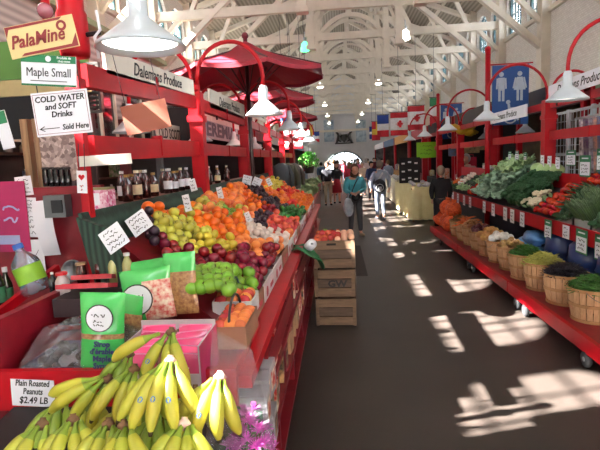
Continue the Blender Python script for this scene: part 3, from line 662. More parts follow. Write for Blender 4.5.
# snack bags
gbag = mat('glossy green bag film', '4CC060', .25, col2='38A84C', scale=5, coat=.6, bump=.3, bscale=18)
gran = mat('granola seen through bag', 'B58A5A', .35, col2='7A4A2C', scale=60, amt=.35, coat=.6, kind='noise')
berry = mat('berry picture print', 'C8403C', .3, col2='E8D8C0', scale=45, amt=.3, coat=.5)
navy = mat('navy lettering', '1E2A66', .4)
def bag(lab, c, w, h, rot, style, s1=None, d=.06):
    t = None; b = B(); b.sm = True
    def prof(v): return max(.06, math.sin(math.pi * min(1, max(0, v * .92 + .02))) ** .6)
    nu, nv = 14, 16
    for sgn in (-1, 1):
        def fn(u, v):
            e = math.sin(math.pi * u) ** .5 if 0 < u < 1 else 0
            wr = .004 * noise.noise(Vector((u * 5 + c[0] * 30, v * 6, sgn))) * (1 if 0 < u < 1 and 0 < v < 1 else 0)
            return Vector(((u - .5) * w * (1 - .06 * math.sin(math.pi * v)), sgn * d / 2 * e * prof(v) * (0 if v in (0, 1) else 1) + wr, v * h))
        n0 = len(b.bm.faces); b.grid(fn, nu, nv); b.bm.faces.ensure_lookup_table()
        for f in b.bm.faces[n0:]:
            m = f.calc_center_median(); v = m.z / h
            if style == 'syrup': f.material_index = 0 if v > .52 or v < .42 and m.x < w * .5 else 1
            elif style == 'berry': f.material_index = 0 if v > .78 else (2 if m.x > -.1 * w else 0)
            else: f.material_index = 0 if v > .68 else 1
    o = b.done('snack_bag', [gbag, gran, berry], None, loc=c, rot=brot(*rot)); tag(o, lab, 'snack bag')
    def disc(x, z, r, nm, m, y): 
        k = B(); k.prism([(x + r * math.cos(i * math.pi / 12), y, z + r * math.sin(i * math.pi / 12)) for i in range(24)], (0, .001, 0)); return k.done(nm, m, o)
    y = -d / 2 - .003
    if style in ('syrup', 'berry'):
        zc = h * (.7 if style == 'syrup' else .42); xc = 0 if style == 'syrup' else -w * .18
        disc(xc, zc, w * .30, 'label_ring', INK, y); disc(xc, zc, w * .275, 'round_label', WHITE, y - .002)
        k = B(); scrib(k, w * .42, w * .1, 1, y - .004, 5, xc, zc + w * .06, .004); scrib(k, w * .3, w * .16, 2, y - .004, 8, xc, zc - w * .1, .003); k.done('label_marks', INK, o)
    if style == 'syrup': text("Sirop\nd'érable\nMaple\nSyrup", .031, navy, o, (.01, y - .001, h * .25), brot(0, 90, 0), sx=1.0, ext=.0012, bold=.035)
    return o
def bl(px, py, Y): return at(px, py, Y=Y)
bag('green maple syrup snack bag standing behind the bananas', bl(103, 373, 1.815), .19, .335, (4, -6, 3), 'syrup')
bag('green topped granola bag tucked behind the maple syrup bag', bl(128, 352, 2.06), .17, .27, (-25, -8, 2), 'granola')
bag('green snack bag with berry picture leaning beside the red plums', bl(151, 320, 2.16), .25, .25, (8, -12, -5), 'berry')
bag('tall granola bag with green top nearest the red plums', bl(183, 314, 2.2), .17, .3, (-5, -10, -4), 'granola')
bag('green bag lying behind the berry picture bag', bl(160, 300, 2.3), .26, .22, (12, -25, -6), 'granola')
# pink sachets in their open carton
pk = mat('hot pink sachet film', 'E8407E', .28, col2='D02E6C', scale=8, coat=.6, bump=.3, bscale=14, rand=.35)
pbx = mat('grey inner carton', 'CFC6C8', .6, col2='BFAFB4', scale=4)
c0 = at(171, 372, Y=1.84); c0.z = .948; t = thing('sachet_carton', 'open display carton full of pink sachets behind the bananas', 'carton', c0)
W_, D_, H_ = .33, .26, .19
b = B(); b.box((0, 0, .005), (W_, D_, .01)); b.box((0, D_ / 2, H_ / 2), (W_, .006, H_)); b.box((-W_ / 2, 0, H_ * .4), (.006, D_, H_ * .8)); b.box((W_ / 2, 0, H_ * .45), (.006, D_, H_ * .9)); b.box((0, -D_ / 2, .03), (W_, .006, .06)); b.done('carton_body', pbx, t)
b = B(); b.box((.0, 0, H_ * .42), (.005, D_, H_ * .75)); b.done('divider', kr, t)
b = B(); b.box((W_ / 2 + .004, 0, H_ * .45), (.002, D_, H_ * .9)); b.done('printed_side', mat('pink carton print', 'D8487A', .5), t)
for col in (-1, 1):
    for k in range(5):
        b = B(); b.sm = True
        def fn(u, v, sgn): return Vector(((u - .5) * .145, sgn * .012 * (math.sin(math.pi * u) * math.sin(math.pi * v)) ** .5 if 0 < u < 1 and 0 < v < 1 else 0, v * .11))
        b.grid(lambda u, v: fn(u, v, -1), 8, 8); b.grid(lambda u, v: fn(u, v, 1), 8, 8)
        p = c0 + Vector((col * .08, -.115 + k * .05, .02 + .012 * k))
        o = b.done('pink_sachet', pk, None, loc=p, rot=brot(rr.uniform(-7, 7), -20, rr.uniform(-4, 4))); tag(o, 'hot pink sachet standing in the %s column of the open carton' % ('west' if col < 0 else 'aisle side'), 'sachet', 'pink sachets, %s column' % ('inner' if col < 0 else 'aisle side'))
        o['label'] = 'hot pink sachet in the carton column %s' % ('next to the maple syrup bag' if col < 0 else 'next to the aisle')
        k3 = B(); k3.box((0, 0, .104), (.143, .004, .014)); k3.done('crimp', mat('pale pink crimp', 'F08AB4', .4), o)
        k2 = B(); scrib(k2, .1, .03, 1, -.015, k + 3, 0, .05, .004); k2.done('print', mat('pale print', 'E8D0E0', .5) if col > 0 else mat('dull purple print', '7A2A5A', .5), o)
# dried fruit tray under clear film
c0 = at(50, 372, Y=1.86); c0.z = .948; c0.x = -1.13; t = thing('fruit_tray', 'purple edged tray of dark dried fruit behind the peanut card', 'tray', c0)
pur = mat('dark purple tray', '3A2454', .4, col2='2A1A40')
b = B(); b.box((0, .1, .004), (.44, .3, .008)); b.box((0, -.05, .025), (.44, .006, .05)); b.box((0, .25, .025), (.44, .006, .05)); b.box((-.22, .1, .025), (.006, .3, .05)); b.box((.22, .1, .025), (.006, .3, .05)); b.done('tray_body', pur, t)
b = B(); b.box((0, .1, .006), (.42, .28, .01)); b.done('liner', mat('pale liner', 'B9B4BC', .5), t)
PF['dried_date'] = [roundf('dried_date', fmat('dried date skin', '3A2628', '1E1416', .6, bump=.4), .02, (1.4, 1, .8), .1, nz=.2), 'wrinkled dark dried fruit in the purple edged tray', 'dried fruit', 'dried fruit in the purple tray', False]
for k in range(48): put('dried_date', c0 + Vector((rr.uniform(-.19, .19), rr.uniform(-.02, .22), .025 + rr.random() * .03)), .9)
fm = film('clear crinkled film', 'DADCE8', .09, .1, .6)
b = B(); 
def tent(u, v):
    x = (u - .5) * .46; y = -.06 + v * .32; pk_ = max(0, 1 - abs(v - .62) / .62) * (1 - abs(u - .45) * .8)
    return Vector((x, y, .05 + .17 * pk_ + .008 * noise.noise(Vector((u * 9, v * 9, 2)))))
b.grid(tent, 16, 14); b.sm = True; o = b.done('film_cover', fm, t)
# open red crate with bottles behind
b = B(); b.beam(at(-12, 322, Y=2.25), at(58, 268, Y=2.75), .03, .05); b.beam(at(-12, 330, Y=2.25), at(-14, 300, Y=2.2), .03, .05); o = b.done('crate_edge', RED, None, world=True); tag(o, 'slanting red crate edge beside the water jug', 'crate')
clear = film('clear pet plastic', 'AFC8DC', .35, .08, .5)
def bottle(name, lab, cat, c, r, h, body, capm, labm=None, rot=None, neck=.35, group=None, labh=(.25, .6), capr=None):
    t = thing(name, lab, cat, c, brot(*rot) if rot else None, group)
    b = B(); b.sm = True; nr = r * neck
    b.lathe([(0, 0), (r * .92, 0), (r, h * .04), (r, h * .58), (r * .92, h * .66), (nr * 1.1, h * .84), (nr, h * .9), (nr, h * .93)], n=16); b.done('body', body, t)
    cr_ = capr or nr * 1.25
    b = B(); b.lathe([(cr_, h * .9), (cr_, h), (0, h)], n=14); b.done('cap', capm, t)
    if labm:
        b = B(); b.sm = True; b.lathe([(r * 1.015, h * labh[0] * .9), (r * 1.015, h * labh[1] * .93)], n=16); b.done('label_band', labm, t)
    return t
bluec = mat('blue cap', '2E62B8', .35); redc = mat('red cap', 'C8202C', .35); whc = mat('white cap', 'E8E8EA', .4)
lime = mat('lime label', '8FC83A', .5); dkgl = mat('dark bottle glass', '1A1C1E', .12, coat=.5); syr = mat('maple syrup glass', '4A1410', .1, col2='2E0C0A', scale=8, coat=.6)
crm = mat('cream label', 'E6D9B8', .6, col2='D0B88A', scale=30)
bottle('water_jug', 'large clear plastic water jug with blue cap and lime label', 'water jug', at(38, 292, Y=2.5), .075, .29, clear, bluec, lime, (0, 0, -18), .3)
for k, (px, Y) in enumerate(((2, 2.4), (10, 2.5), (-6, 2.45))): bottle('soda_bottle', 'dark soda bottle in the crate at the picture edge', 'bottle', at(px, 312, Y=Y), .032, .26, dkgl, (lime, whc, redc)[k], mat('green wrap', '2C6A4A', .5), group='dark soda bottles in the crate')
bottle('sauce_bottle', 'squat white bottle with a large red cap beside the red packets', 'bottle', at(64, 296, Y=2.3), .035, .125, mat('milky plastic', 'C8BDBD', .4), redc, None, None, .5, capr=.028)
bottle('small_jar', 'small bottle with white cap just behind the red capped bottle', 'bottle', at(54, 292, Y=2.42), .02, .11, dkgl, whc)
o = bottle('syrup_bottle', 'short dark bottle with white cap in front of the first price card', 'bottle', at(101, 282, Y=2.4), .028, .16, syr, whc, None, None, .45)
bottle('syrup_bottle', 'short bottle with white cap between two other capped bottles', 'bottle', at(115, 283, Y=2.38), .028, .155, mat('pale oil', 'A8A870', .15, coat=.5), whc, None, None, .45)
bottle('syrup_bottle', 'short bottle with white cap touching the green bags', 'bottle', at(129, 282, Y=2.36), .028, .155, mat('pale oil', 'A8A870', .15), whc, None, None, .45)
bottle('jam_jar', 'small jar with tan lid behind the red packets', 'jar', at(83, 284, Y=2.45), .028, .12, syr, mat('tan lid', 'A88A66', .6), None, None, .8)
b = B(); b.sm = True; b.lathe([(0, 0), (.062, 0), (.068, .008), (.068, .016), (.058, .016), (.055, .008), (0, .008)], n=28); o = b.done('round_lid', mat('dull steel', '8A9094', .35, metal=.7), None, loc=at(73, 271, Y=2.7), rot=(rad(75), 0, 0)); tag(o, 'round steel lid leaning upright behind the red packets', 'lid')
for k, (x0, x1, y0, Y, lb) in enumerate([(76, 116, 277, 2.36, 'flat red packet lying behind another red packet'), (61, 113, 286, 2.22, 'flat red packet lying in front on the dark box')]):
    p, q = at(x0, y0, Y=Y), at(x1, y0, Y=Y); m_ = (p + q) / 2
    b = B(); b.sm = False; b.box((0, 0, 0), (q.x - p.x, .1, .022)); b.box((0, -.03, .012), ((q.x - p.x) * .8, .02, .003)); o = b.done('red_packet', mat('red packet', 'D03A4A', .3, col2='A01828', scale=14, coat=.5), None, loc=m_, rot=brot(0, -14, -1)); tag(o, lb, 'packet')
b = B(); b.box(at(90, 302, Y=2.26), (.27, .2, .09)); o = b.done('dark_box', mat('dark box', '3A2C30', .6), None, world=True); tag(o, 'dark box holding up the red packets', 'box')
# large tilted price cards on the plums
card('large tilted price card on a pick, left one, by the green apples', at(114, 238, Y=2.28), .12, .12, (0, -10, -33), rows=4, seed=2)
card('large tilted price card standing among dark plums', at(139, 223, Y=2.5), .12, .11, (0, -10, -33), rows=4, seed=4)
for k, (px, py, Y, w_, h_, r_, lb) in enumerate([(193, 185, 3.9, .055, .1, 14, 'before the first full post'), (187, 203, 3.3, .05, .12, 12, 'behind the oranges'), (115, 229, 2.6, .02, .02, 0, ''), (220, 193, 4.6, .055, .12, 12, 'just past the first full post'), (247, 180, 6.2, .12, .12, -15, 'above the dark plums'), (257, 182, 6.5, .12, .12, -25, 'touching another card above the dark plums'), (269, 182, 7.2, .07, .12, 25, 'slanting toward the far tangerines'), (248, 217, 4.2, .05, .09, 20, 'beside the garlic'), (215, 190, 4.4, .04, .04, 0, '')]):
    if lb: card('small white price card on a stick %s' % lb, at(px, py, Y=Y), w_, h_, (0, -8, r_ * -1), rows=3, seed=k + 10)
# carton of peaches with black handle, near edge
def carton_box(lab, c, w, d, h, m, rot=0):
    t = thing('fruit_basket', lab, 'basket', c, (0, 0, rad(rot)))
    b = B(); b.box((0, 0, .003), (w, d, .006))
    for s in (-1, 1): b.box((s * w / 2, 0, h / 2), (.005, d, h)); b.box((0, s * d / 2, h / 2), (w, .005, h))
    b.done('basket_body', m, t); return t
c1 = at(228, 322, Y=2.12); c1.z = 1.0; c1.x = -.5
bt_ = carton_box('brown card basket of peaches with a black handle beside the pink sachets', c1, .15, .3, .1, kr)
b = B(); b.sm = True; pts = [(0, -.13 + .0 * i, .08) for i in range(1)]
b.tube([(.0, .13 * math.cos(math.pi * i / 12), .09 + .11 * math.sin(math.pi * i / 12)) for i in range(13)], .006, 6); b.done('handle', mat('black plastic', '1C2226', .4), bt_)
c2 = Vector((-.56, 2.42, 1.02)); bt2 = carton_box('white card basket of apples and peaches beside the front plums', c2, .2, .2, .09, ct)
b = B(); b.sm = True; b.tube([(.0, .09 * math.cos(math.pi * i / 12), .08 + .11 * math.sin(math.pi * i / 12)) for i in range(13)], .006, 6); b.done('handle', mat('blue green handle', '1E4A58', .4), bt2)
for k in range(18): put('peach' if k % 3 else 'red_apple', c1 + Vector((-.045 + .045 * (k % 3), -.11 + .045 * (k // 3), .085 + rr.random() * .015)), .85)
for k in range(12): put('peach' if k % 2 else 'red_apple', c2 + Vector((-.065 + .06 * (k % 3), -.07 + .055 * (k // 3), .08 + rr.random() * .015)), .9)
PF['potato'] = [roundf('potato', fmat('potato skin', 'C8A268', 'A8834E', .6), .036, (1, 1.2, .85), 0, nz=.25), 'tan potato in a bag or basket', 'potato', 'potatoes', False]
# flowers in clear sleeve by the aisle
t = thing('flower_bouquet', 'bouquet of pink flowers in a clear plastic sleeve beside the bananas', 'bouquet', at(245, 470, Y=1.36))
mag = mat('magenta petals', 'D838BC', .6, col2='F08AE0', scale=30); grn = mat('flower stem', '4A8A3A', .6)
fc = [(at(px, py, Y=Y) - t.location) for px, py, Y in ((258, 430, 1.36), (247, 440, 1.33), (262, 445, 1.32), (238, 447, 1.34), (252, 420, 1.4), (268, 440, 1.38), (242, 430, 1.4), (228, 446, 1.36), (265, 428, 1.4), (254, 410, 1.42), (248, 422, 1.38), (272, 448, 1.34), (236, 436, 1.37), (256, 447, 1.3), (244, 412, 1.44))]
for q in fc:
    b = B(); 
    for k in range(46):
        th = rr.uniform(0, 6.283); ph = rr.uniform(-.3, 1.4); dv = Vector((math.cos(th) * math.cos(ph), math.sin(th) * math.cos(ph), math.sin(ph))); sd = dv.cross(Vector((.3, .2, 1))).normalized() * .0035
        b.poly([q + dv * .004 - sd, q + dv * .028, q + dv * .004 + sd])
    fo = b.done('flower_head', mag, t); sm_ = fo.modifiers.new('s', 'SOLIDIFY'); sm_.thickness = .001
    b = B(); b.tube([q, q * .4 + Vector((0, .05, -.2))], .003, 5); b.done('stem', grn, t)
b = B(); b.sm = True
P1, P2, P3, P4 = [at(*a[:2], Y=a[2]) - t.location for a in ((205, 455, 1.3), (278, 455, 1.3), (212, 330, 1.66), (252, 350, 1.62))]
def slv(sg):
    def fn(u, v):
        lo = P1.lerp(P2, u); hi = P3.lerp(P4, u); p = lo.lerp(hi, v); bul = math.sin(math.pi * u) * .05 * (1 - v * .7)
        return p + Vector((0, sg * bul, 0)) + Vector((0, 1, .3)) * .012 * noise.noise(Vector((u * 6, v * 3, sg * 3)))
    return fn
b.grid(slv(-1), 12, 14); b.grid(slv(1), 12, 14); b.done('clear_sleeve', fm, t)
# printed cartons and packages on the aisle side shelves
prt = mat('food picture print', '3A3A34', .4, col2='C8A070', scale=14, amt=.25, coat=.4); prt2 = mat('colourful print', 'C03028', .45, col2='E8E0C8', scale=22, amt=.2)
q = random.Random(5)
pcol = [ct, mat('grey carton', 'B4B2B8', .6), prt, prt2, mat('dark wrap', '2A3028', .5), mat('tan wrap', 'B09070', .5), mat('maroon wrap', '6A1C28', .5)]
for k in range(40):
    lv = k % 2; Y = 1.9 + .165 * (k // 2) + q.uniform(-.02, .02); h = q.uniform(.15, .2); w_ = q.uniform(.1, .14); m_ = pcol[1] if k < 6 else q.choice(pcol[1:])
    b = B(); b.box((0, 0, h / 2), (.14, w_, h)); b.prism([(.07, -w_ / 2, h), (.07, w_ / 2, h), (-.07, w_ / 2, h), (-.07, -w_ / 2, h)], (0, 0, .006)); o = b.done('food_carton', m_, None, loc=(EX - .045 + q.uniform(-.015, .015) + (.05 if k < 6 else 0), Y, (.676 if lv else .416)), rot=(0, 0, q.uniform(-.1, .1)))
    tag(o, 'printed food carton on the %s shelf of the fruit counter, facing the aisle' % ('upper' if lv else 'middle'), 'carton', 'cartons on the %s aisle shelf' % ('upper' if lv else 'middle'))
    if k < 16:
        b = B(); b.box((.071, 0, h * .5), (.001, w_ * .7, h * .6)); b.done('picture_panel', (prt, prt2)[k % 2], o)
        b = B(); b.box((0, -w_ / 2 - .001, h * .45), (.1, .001, h * .5)); b.done('end_panel', (prt, GREENC, prt)[k % 3], o)
# ------------------------------------------------------------------ right vegetable stand
VX0, VZ0, VX1, VZ1 = 2.56, .95, 3.04, 1.3
VY0, VY1 = 3.3, 12.2
RT = thing('vegetable_stand', 'long red two level vegetable stand on small wheels', 'stand', (2.6, 3.3, 0))
def rpart(nm, fn, m=RED): b = B(); fn(b); return b.done(nm, m, RT, world=True)
def vs(s, Y, up=0): return Vector((VX0 + (VX1 - VX0) * s, Y, VZ0 + (VZ1 - VZ0) * s + up))
rpart('front_strip', lambda b: b.box((VX0 - .01, 7.75, .875), (.02, 8.9, .17)))
rpart('display_board', lambda b: b.hexa([(VX0, VY0, .86), (VX1, VY0, .86), (VX1, VY1, .86), (VX0, VY1, .86), (VX0, VY0, VZ0 - .03), (VX1, VY0, VZ1 - .03), (VX1, VY1, VZ1 - .03), (VX0, VY1, VZ0 - .03)]), mat('dark stand board', '2C2226', .6))
rpart('back_board', lambda b: b.box((VX1 + .0, 7.75, 1.37), (.03, 8.9, .2)))
rpart('lower_shelf', lambda b: b.box((2.3, 7.0, .235), (.62, 7.3, .03)), DRED)
for k in range(3): rpart('kick_rail', lambda b: b.box((1.99, 4.55 + 2.45 * k, .19), (.045, 2.42, .13)))
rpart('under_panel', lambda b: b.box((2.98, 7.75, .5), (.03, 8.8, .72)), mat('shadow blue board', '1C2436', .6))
rub = mat('black rubber', '3A3C40', .6); hubm = mat('grey hub', 'A8ABB0', .4, metal=.2)
for k, Y in enumerate((3.95, 5.25, 5.5, 7.3, 7.55, 9.6)):
    b = B(); b.sm = True; b.lathe([(0, -.02), (.06, -.02), (.068, -.012), (.068, .012), (.06, .02), (0, .02)], (0, 0, 0), 16, Matrix.Rotation(math.pi / 2, 3, 'Y')); w_ = b.done('wheel', rub, RT, loc=(1.985 - 2.6, Y - 3.3, .07))
    b = B(); b.lathe([(0, -.024), (.02, -.024), (.02, .024), (0, .024)], (0, 0, 0), 10, Matrix.Rotation(math.pi / 2, 3, 'Y')); b.box((0, 0, .06), (.012, .02, .06)); b.done('hub', hubm, w_)
# bushel baskets
wd = mat('woven basket wood', 'CCA27A', .7, col2='A67C54', scale=14, kind='noise', stretch=(6, 6, .7)); bnd = mat('basket hoop', 'B08458', .7, col2='94693F', scale=10); wire = mat('wire handle', '7A7A7C', .4, metal=.7)
def basket(lab, x, y, r=.205, h=.3, rot=0):
    t = thing('bushel_basket', lab, 'basket', (x, y, .252), (0, 0, rot))
    n = 22; b = B()
    for i in range(n):
        a0, a1 = 6.28318 * (i + .06) / n, 6.28318 * (i + .94) / n
        def pt(a, k, ins): rr_ = (r * (.78 + .22 * k ** .7) - ins); return (rr_ * math.cos(a), rr_ * math.sin(a), h * k)
        for k0, k1 in ((0, .5), (.5, 1)):
            b.hexa([pt(a0, k0, .006), pt(a1, k0, .006), pt(a1, k0, 0), pt(a0, k0, 0), pt(a0, k1, .006), pt(a1, k1, .006), pt(a1, k1, 0), pt(a0, k1, 0)])
    b.lathe([(0, .004), (r * .78, .004)], n=22); b.done('slats', wd, t)
    for k in (.06, .52, .96):
        b = B(); rr_ = r * (.78 + .22 * k ** .7) + .003
        b.lathe([(rr_ - .004, h * k - .014), (rr_ + .003, h * k - .014), (rr_ + .003, h * k + .014), (rr_ - .004, h * k + .014)], n=26); b.done('hoop', bnd, t)
    b = B()
    b.tube([(r * 1.02 * math.cos(a), r * 1.02 * math.sin(a), h * (.95 - .25 * math.sin((a - 4) * 2.5))) for a in [4 + .1256 * i for i in range(10)]], .003, 5); b.done('wire_handle', wire, t)
    return t
ys_b = [4.4, 4.93, 5.46, 5.96, 6.44, 6.9, 7.36, 7.82, 8.28, 8.74, 9.2]
cont = ['green string beans', 'dark purple beans', 'pale yellow wax beans', 'fresh green peas', 'tan potatoes', 'white onions', 'golden potatoes', 'red onions', 'brown onions', 'orange carrots', 'brown nuts']
bask = [basket('bushel basket holding %s on the low red shelf' % cn, 2.25, Y, .212 if i < 4 else .19, .31, i) for i, (Y, cn) in enumerate(zip(ys_b, cont))]
q = random.Random(11)
def beans(lab, x, y, m, ln, n=420, r=.2, wd_=.0045):
    b = B()
    for k in range(n):
        a, d = q.uniform(0, 6.283), r * math.sqrt(q.random()); th = q.uniform(0, 6.283); px_, py_ = d * math.cos(a), d * math.sin(a)
        z = .12 * (1 - (d / r) ** 2) + q.uniform(-.02, .01); tl = q.uniform(-.35, .35); L_ = ln * q.uniform(.6, 1.1) / 2; cv = q.uniform(-.02, .02)
        v = Vector((math.cos(th) * math.cos(tl), math.sin(th) * math.cos(tl), math.sin(tl))); sd = v.cross(Vector((0, 0, 1))).normalized()
        c = Vector((px_, py_, z)); b.tube([c - v * L_, c + sd * cv, c + v * L_], [wd_ * .4, wd_, wd_ * .4], 4, False)
    b.sm = True; b.lathe([(r * .96, -.04), (r * .85, -.0), (r * .5, .05), (0, .075)], n=18)
    o = b.done('loose_beans', m, None, loc=(x, y, .252 + .285)); return tag(o, lab, 'beans', None, 'stuff')
beans('heap of green string beans filling the nearest bushel basket', 2.25, ys_b[0], mat('green bean', '477E30', .5, col2='234A18', scale=20, rand=0), .11)
beans('heap of dark purple beans in the second bushel basket', 2.25, ys_b[1], mat('purple bean', '2E2634', .4, col2='0E0C12', scale=20), .13)
beans('heap of pale yellow wax beans in the third bushel basket', 2.25, ys_b[2], mat('wax bean', 'CCC66A', .5, col2='8E9440', scale=20), .12)
beans('heap of fresh green peas in the fourth bushel basket', 2.25, ys_b[3], mat('pea pod', '4A8A34', .5, col2='28561E', scale=20), .08)
def heap(kind, x, y, r, n, sc=1.0, z0=.53):
    for k in range(n):
        a, d = q.uniform(0, 6.283), r * math.sqrt(q.random()); put(kind, Vector((x + d * math.cos(a), y + d * math.sin(a), z0 + .09 * (1 - (d / r) ** 2) + q.uniform(0, .04))), sc)
def pnew(k, lab, cat, grp, *a, **kw): PF[k] = [roundf(k, *a, **kw), lab, cat, grp, False]
PF['potato'][1:4] = ['tan potato heaped in the fifth bushel basket', 'potato', 'potatoes in the bushel basket']
pnew('white_onion', 'round white onion heaped in the sixth bushel basket', 'onion', 'white onions in the bushel basket', fmat('white onion skin', 'E8E6E0', 'CFCDD0', .4), .042, (1, 1, .9), .1)
pnew('golden_potato', 'golden brown potato heaped in the seventh bushel basket', 'potato', 'golden potatoes in the bushel basket', fmat('golden potato skin', 'C8985A', 'A87840', .6), .042, (1, 1.2, .9), 0, nz=.2)
pnew('red_onion', 'dark red onion heaped in the eighth bushel basket', 'onion', 'red onions in the bushel basket', fmat('red onion skin', '6A2030', '4A1424', .3), .038, (1, 1, .9), .1)
pnew('brown_onion', 'brown skinned onion heaped in the ninth bushel basket', 'onion', 'brown onions in the bushel basket', fmat('brown onion skin', 'A8703C', '8A5428', .4), .038, (1, 1, .9), .1)
heap('potato', 2.25, ys_b[4], .15, 26, .8); heap('white_onion', 2.25, ys_b[5], .17, 30, 1.1); heap('golden_potato', 2.25, ys_b[6], .17, 28, 1.1); heap('red_onion', 2.25, ys_b[7], .16, 26); heap('brown_onion', 2.25, ys_b[8], .16, 26)
car = mat('carrot skin', 'E8702A', .5, col2='D05A1E', scale=16, rand=.15)
def carrot(nm='carrot', ln=.16, r=.013):
    b = B(); b.sm = True; b.tube([(0, 0, 0), (0, 0, .01), (.002, 0, ln * .4), (0, .002, ln * .8), (0, 0, ln)], [r * .6, r, r * .85, r * .45, r * .1], 8)
    return b.done(nm, car)
cp = carrot(); PF['carrot'] = [cp, 'orange carrot in the piles at both ends of the vegetable stand', 'carrot', 'carrots on the vegetable stand', False]
for k in range(46):
    a, d = q.uniform(0, 6.283), .16 * math.sqrt(q.random()); o = put('carrot', Vector((2.25 + d * math.cos(a), ys_b[9] + d * math.sin(a), .5 + .12 * (1 - (d / .16) ** 2) + q.uniform(0, .04)))); o.rotation_euler = (1.5 + q.uniform(-.3, .3), 0, q.uniform(0, 6.28))
beans('brown nuts heaped in the farthest bushel basket', 2.25, ys_b[10], mat('nut shell', '8A6440', .6, col2='6A4A2C', scale=30), .03, 300, .17, .009)
# sacks & blue drums under the counter
bd = mat('blue barrel plastic', '1E3C78', .35, col2='182E5C', scale=4, coat=.3)
for k, Y in enumerate((4.2, 4.8, 5.4, 6.0)):
    b = B(); b.sm = True; b.lathe([(0, 0), (.2, 0), (.22, .03), (.215, .12), (.23, .15), (.215, .18), (.22, .3), (.235, .33), (.22, .36), (.21, .48), (.16, .53), (0, .53)], n=26); o = b.done('storage_drum', bd, None, loc=(2.72, Y, .252)); tag(o, 'dark blue plastic drum standing in the row behind the bushel baskets', 'drum', 'blue drums behind the baskets')
ltb = mat('light blue bag film', '6AA8E0', .3, col2='2E66B8', scale=9, coat=.6, bump=.4, bscale=14)
for k, (Y, z) in enumerate(((6.9, .42), (7.2, .52), (7.45, .4), (7.0, .62))):
    b = B(); b.sm = True; b.ball((0, 0, 0), .16, 14, (.9, 1.5, .6), None, .25, k, 2.5); o = b.done('blue_bag', ltb, None, loc=(2.62, Y - .35, z)); tag(o, 'shiny light blue plastic sack behind the onion baskets', 'bag', 'blue sacks behind the onion baskets')
# vegetables on the upper level
lf = [mat('kale leaf', '9DB8A0', .55, col2='6A8E70', scale=10, rand=.15), mat('dark leaf', '2F5A34', .55, col2='1E4226', scale=10, rand=.15), mat('pale lettuce', 'B4CE98', .55, col2='86AC74', scale=10, rand=.12)]
def leafy(nm, m, r, n, seed, up=.6, ruf=.3):
    b = B(); b.sm = True; g = random.Random(seed)
    for k in range(n):
        a = k * 2.4 + g.uniform(-.2, .2); lay = k / n; el = .15 + up * (1 - lay) + g.uniform(-.1, .1); L_ = r * (1.1 - .35 * lay); w_ = L_ * .75
        ca, sa = math.cos(a), math.sin(a)
        def fn(u, v):
            t_ = .08 + v; wd_ = w_ * math.sin(math.pi * min(.97, .12 + v * .8)) * (u - .5); rz = ruf * r * .45 * math.sin(v * 9 + u * 14 + k) * abs(u - .5) * 2 * v
            d_ = L_ * t_ * math.cos(el * (1 - .4 * v)); z_ = L_ * t_ * math.sin(el + .5 * v * up) - .3 * L_ * v * v + rz
            return Vector((d_ * ca - wd_ * sa, d_ * sa + wd_ * ca, z_))
        b.grid(fn, 4, 5)
    b.ball((0, 0, r * .3), r * .42, 8, (1, 1, .9), None, .2, seed, 3)
    return b.done(nm, m)
def vnew(k, o, lab, cat, grp): PF[k] = [o, lab, cat, grp, False]
vnew('kale_bunch', leafy('kale_bunch', lf[0], .14, 16, 1), 'frilly grey green kale bunch on the vegetable stand', 'kale', 'kale bunches')
vnew('lettuce', leafy('lettuce', lf[2], .13, 16, 2, .8), 'pale green leafy lettuce on the vegetable stand', 'lettuce', 'lettuces')
vnew('spinach_bunch', leafy('spinach_bunch', lf[1], .12, 14, 3, .5, .2), 'dark green leafy bunch in the grey trays of the stand', 'greens', 'dark green leafy bunches')
def brocc():
    b = B(); b.sm = True; g = random.Random(4)
    for k in range(34):
        a = k * 2.4; d = .085 * math.sqrt(k / 34); b.ball((d * math.cos(a), d * math.sin(a), .06 * (1 - (d / .1) ** 2) + .05), .021, 7, (1, 1, .8), None, .5, k, 6)
    b.tube([(0, 0, -.06), (0, 0, .06)], [.022, .04], 8); return b.done('broccoli', mat('broccoli florets', '2E5E34', .8, col2='1C4424', scale=60, amt=.4, bump=.8, bscale=160, rand=.15))
vnew('broccoli', brocc(), 'dark green broccoli crown in the middle of the stand', 'broccoli', 'broccoli crowns')
def caul():
    b = B(); b.sm = True
    for k in range(26):
        a = k * 2.4; d = .075 * math.sqrt(k / 26); b.ball((d * math.cos(a), d * math.sin(a), .05 * (1 - (d / .1) ** 2) + .03), .022, 7, (1, 1, .8), None, .3, k, 6)
    b.mi = 1
    for k in range(7):
        a = k * .9
        def fn(u, v): w_ = .055 * (u - .5) * math.sin(math.pi * (.15 + .8 * v)); d = .05 + .035 * v; return Vector((d * math.cos(a) - w_ * math.sin(a), d * math.sin(a) + w_ * math.cos(a), -.03 + .06 * v))
        b.grid(fn, 3, 4)
    return b.done('cauliflower', [mat('cauliflower curd', 'E8DFC4', .7, col2='CFC6A4', scale=50), lf[2]])
vnew('cauliflower', caul(), 'creamy white cauliflower beside the tomatoes', 'cauliflower', 'cauliflowers')
pnew('vine_tomato', 'shiny red tomato in the big tomato pile on the stand', 'tomato', 'tomatoes on the vegetable stand', fmat('vine tomato skin', 'CC2A1A', 'B41E12', .25), .041, (1, 1, .82), .12)
pnew('cabbage', 'round pale green cabbage at the back of the stand', 'cabbage', 'cabbages', fmat('cabbage skin', '9CBC7A', 'B4CC96', .5, 6), .1, (1, 1, .9), 0, nz=.08)
pnew('bell_pepper_red', 'glossy red bell pepper at the far end of the stand', 'pepper', 'red bell peppers', fmat('red pepper skin', 'C82820', 'A81C1A', .2), .042, (1, 1, 1.1), .25, nz=.2)
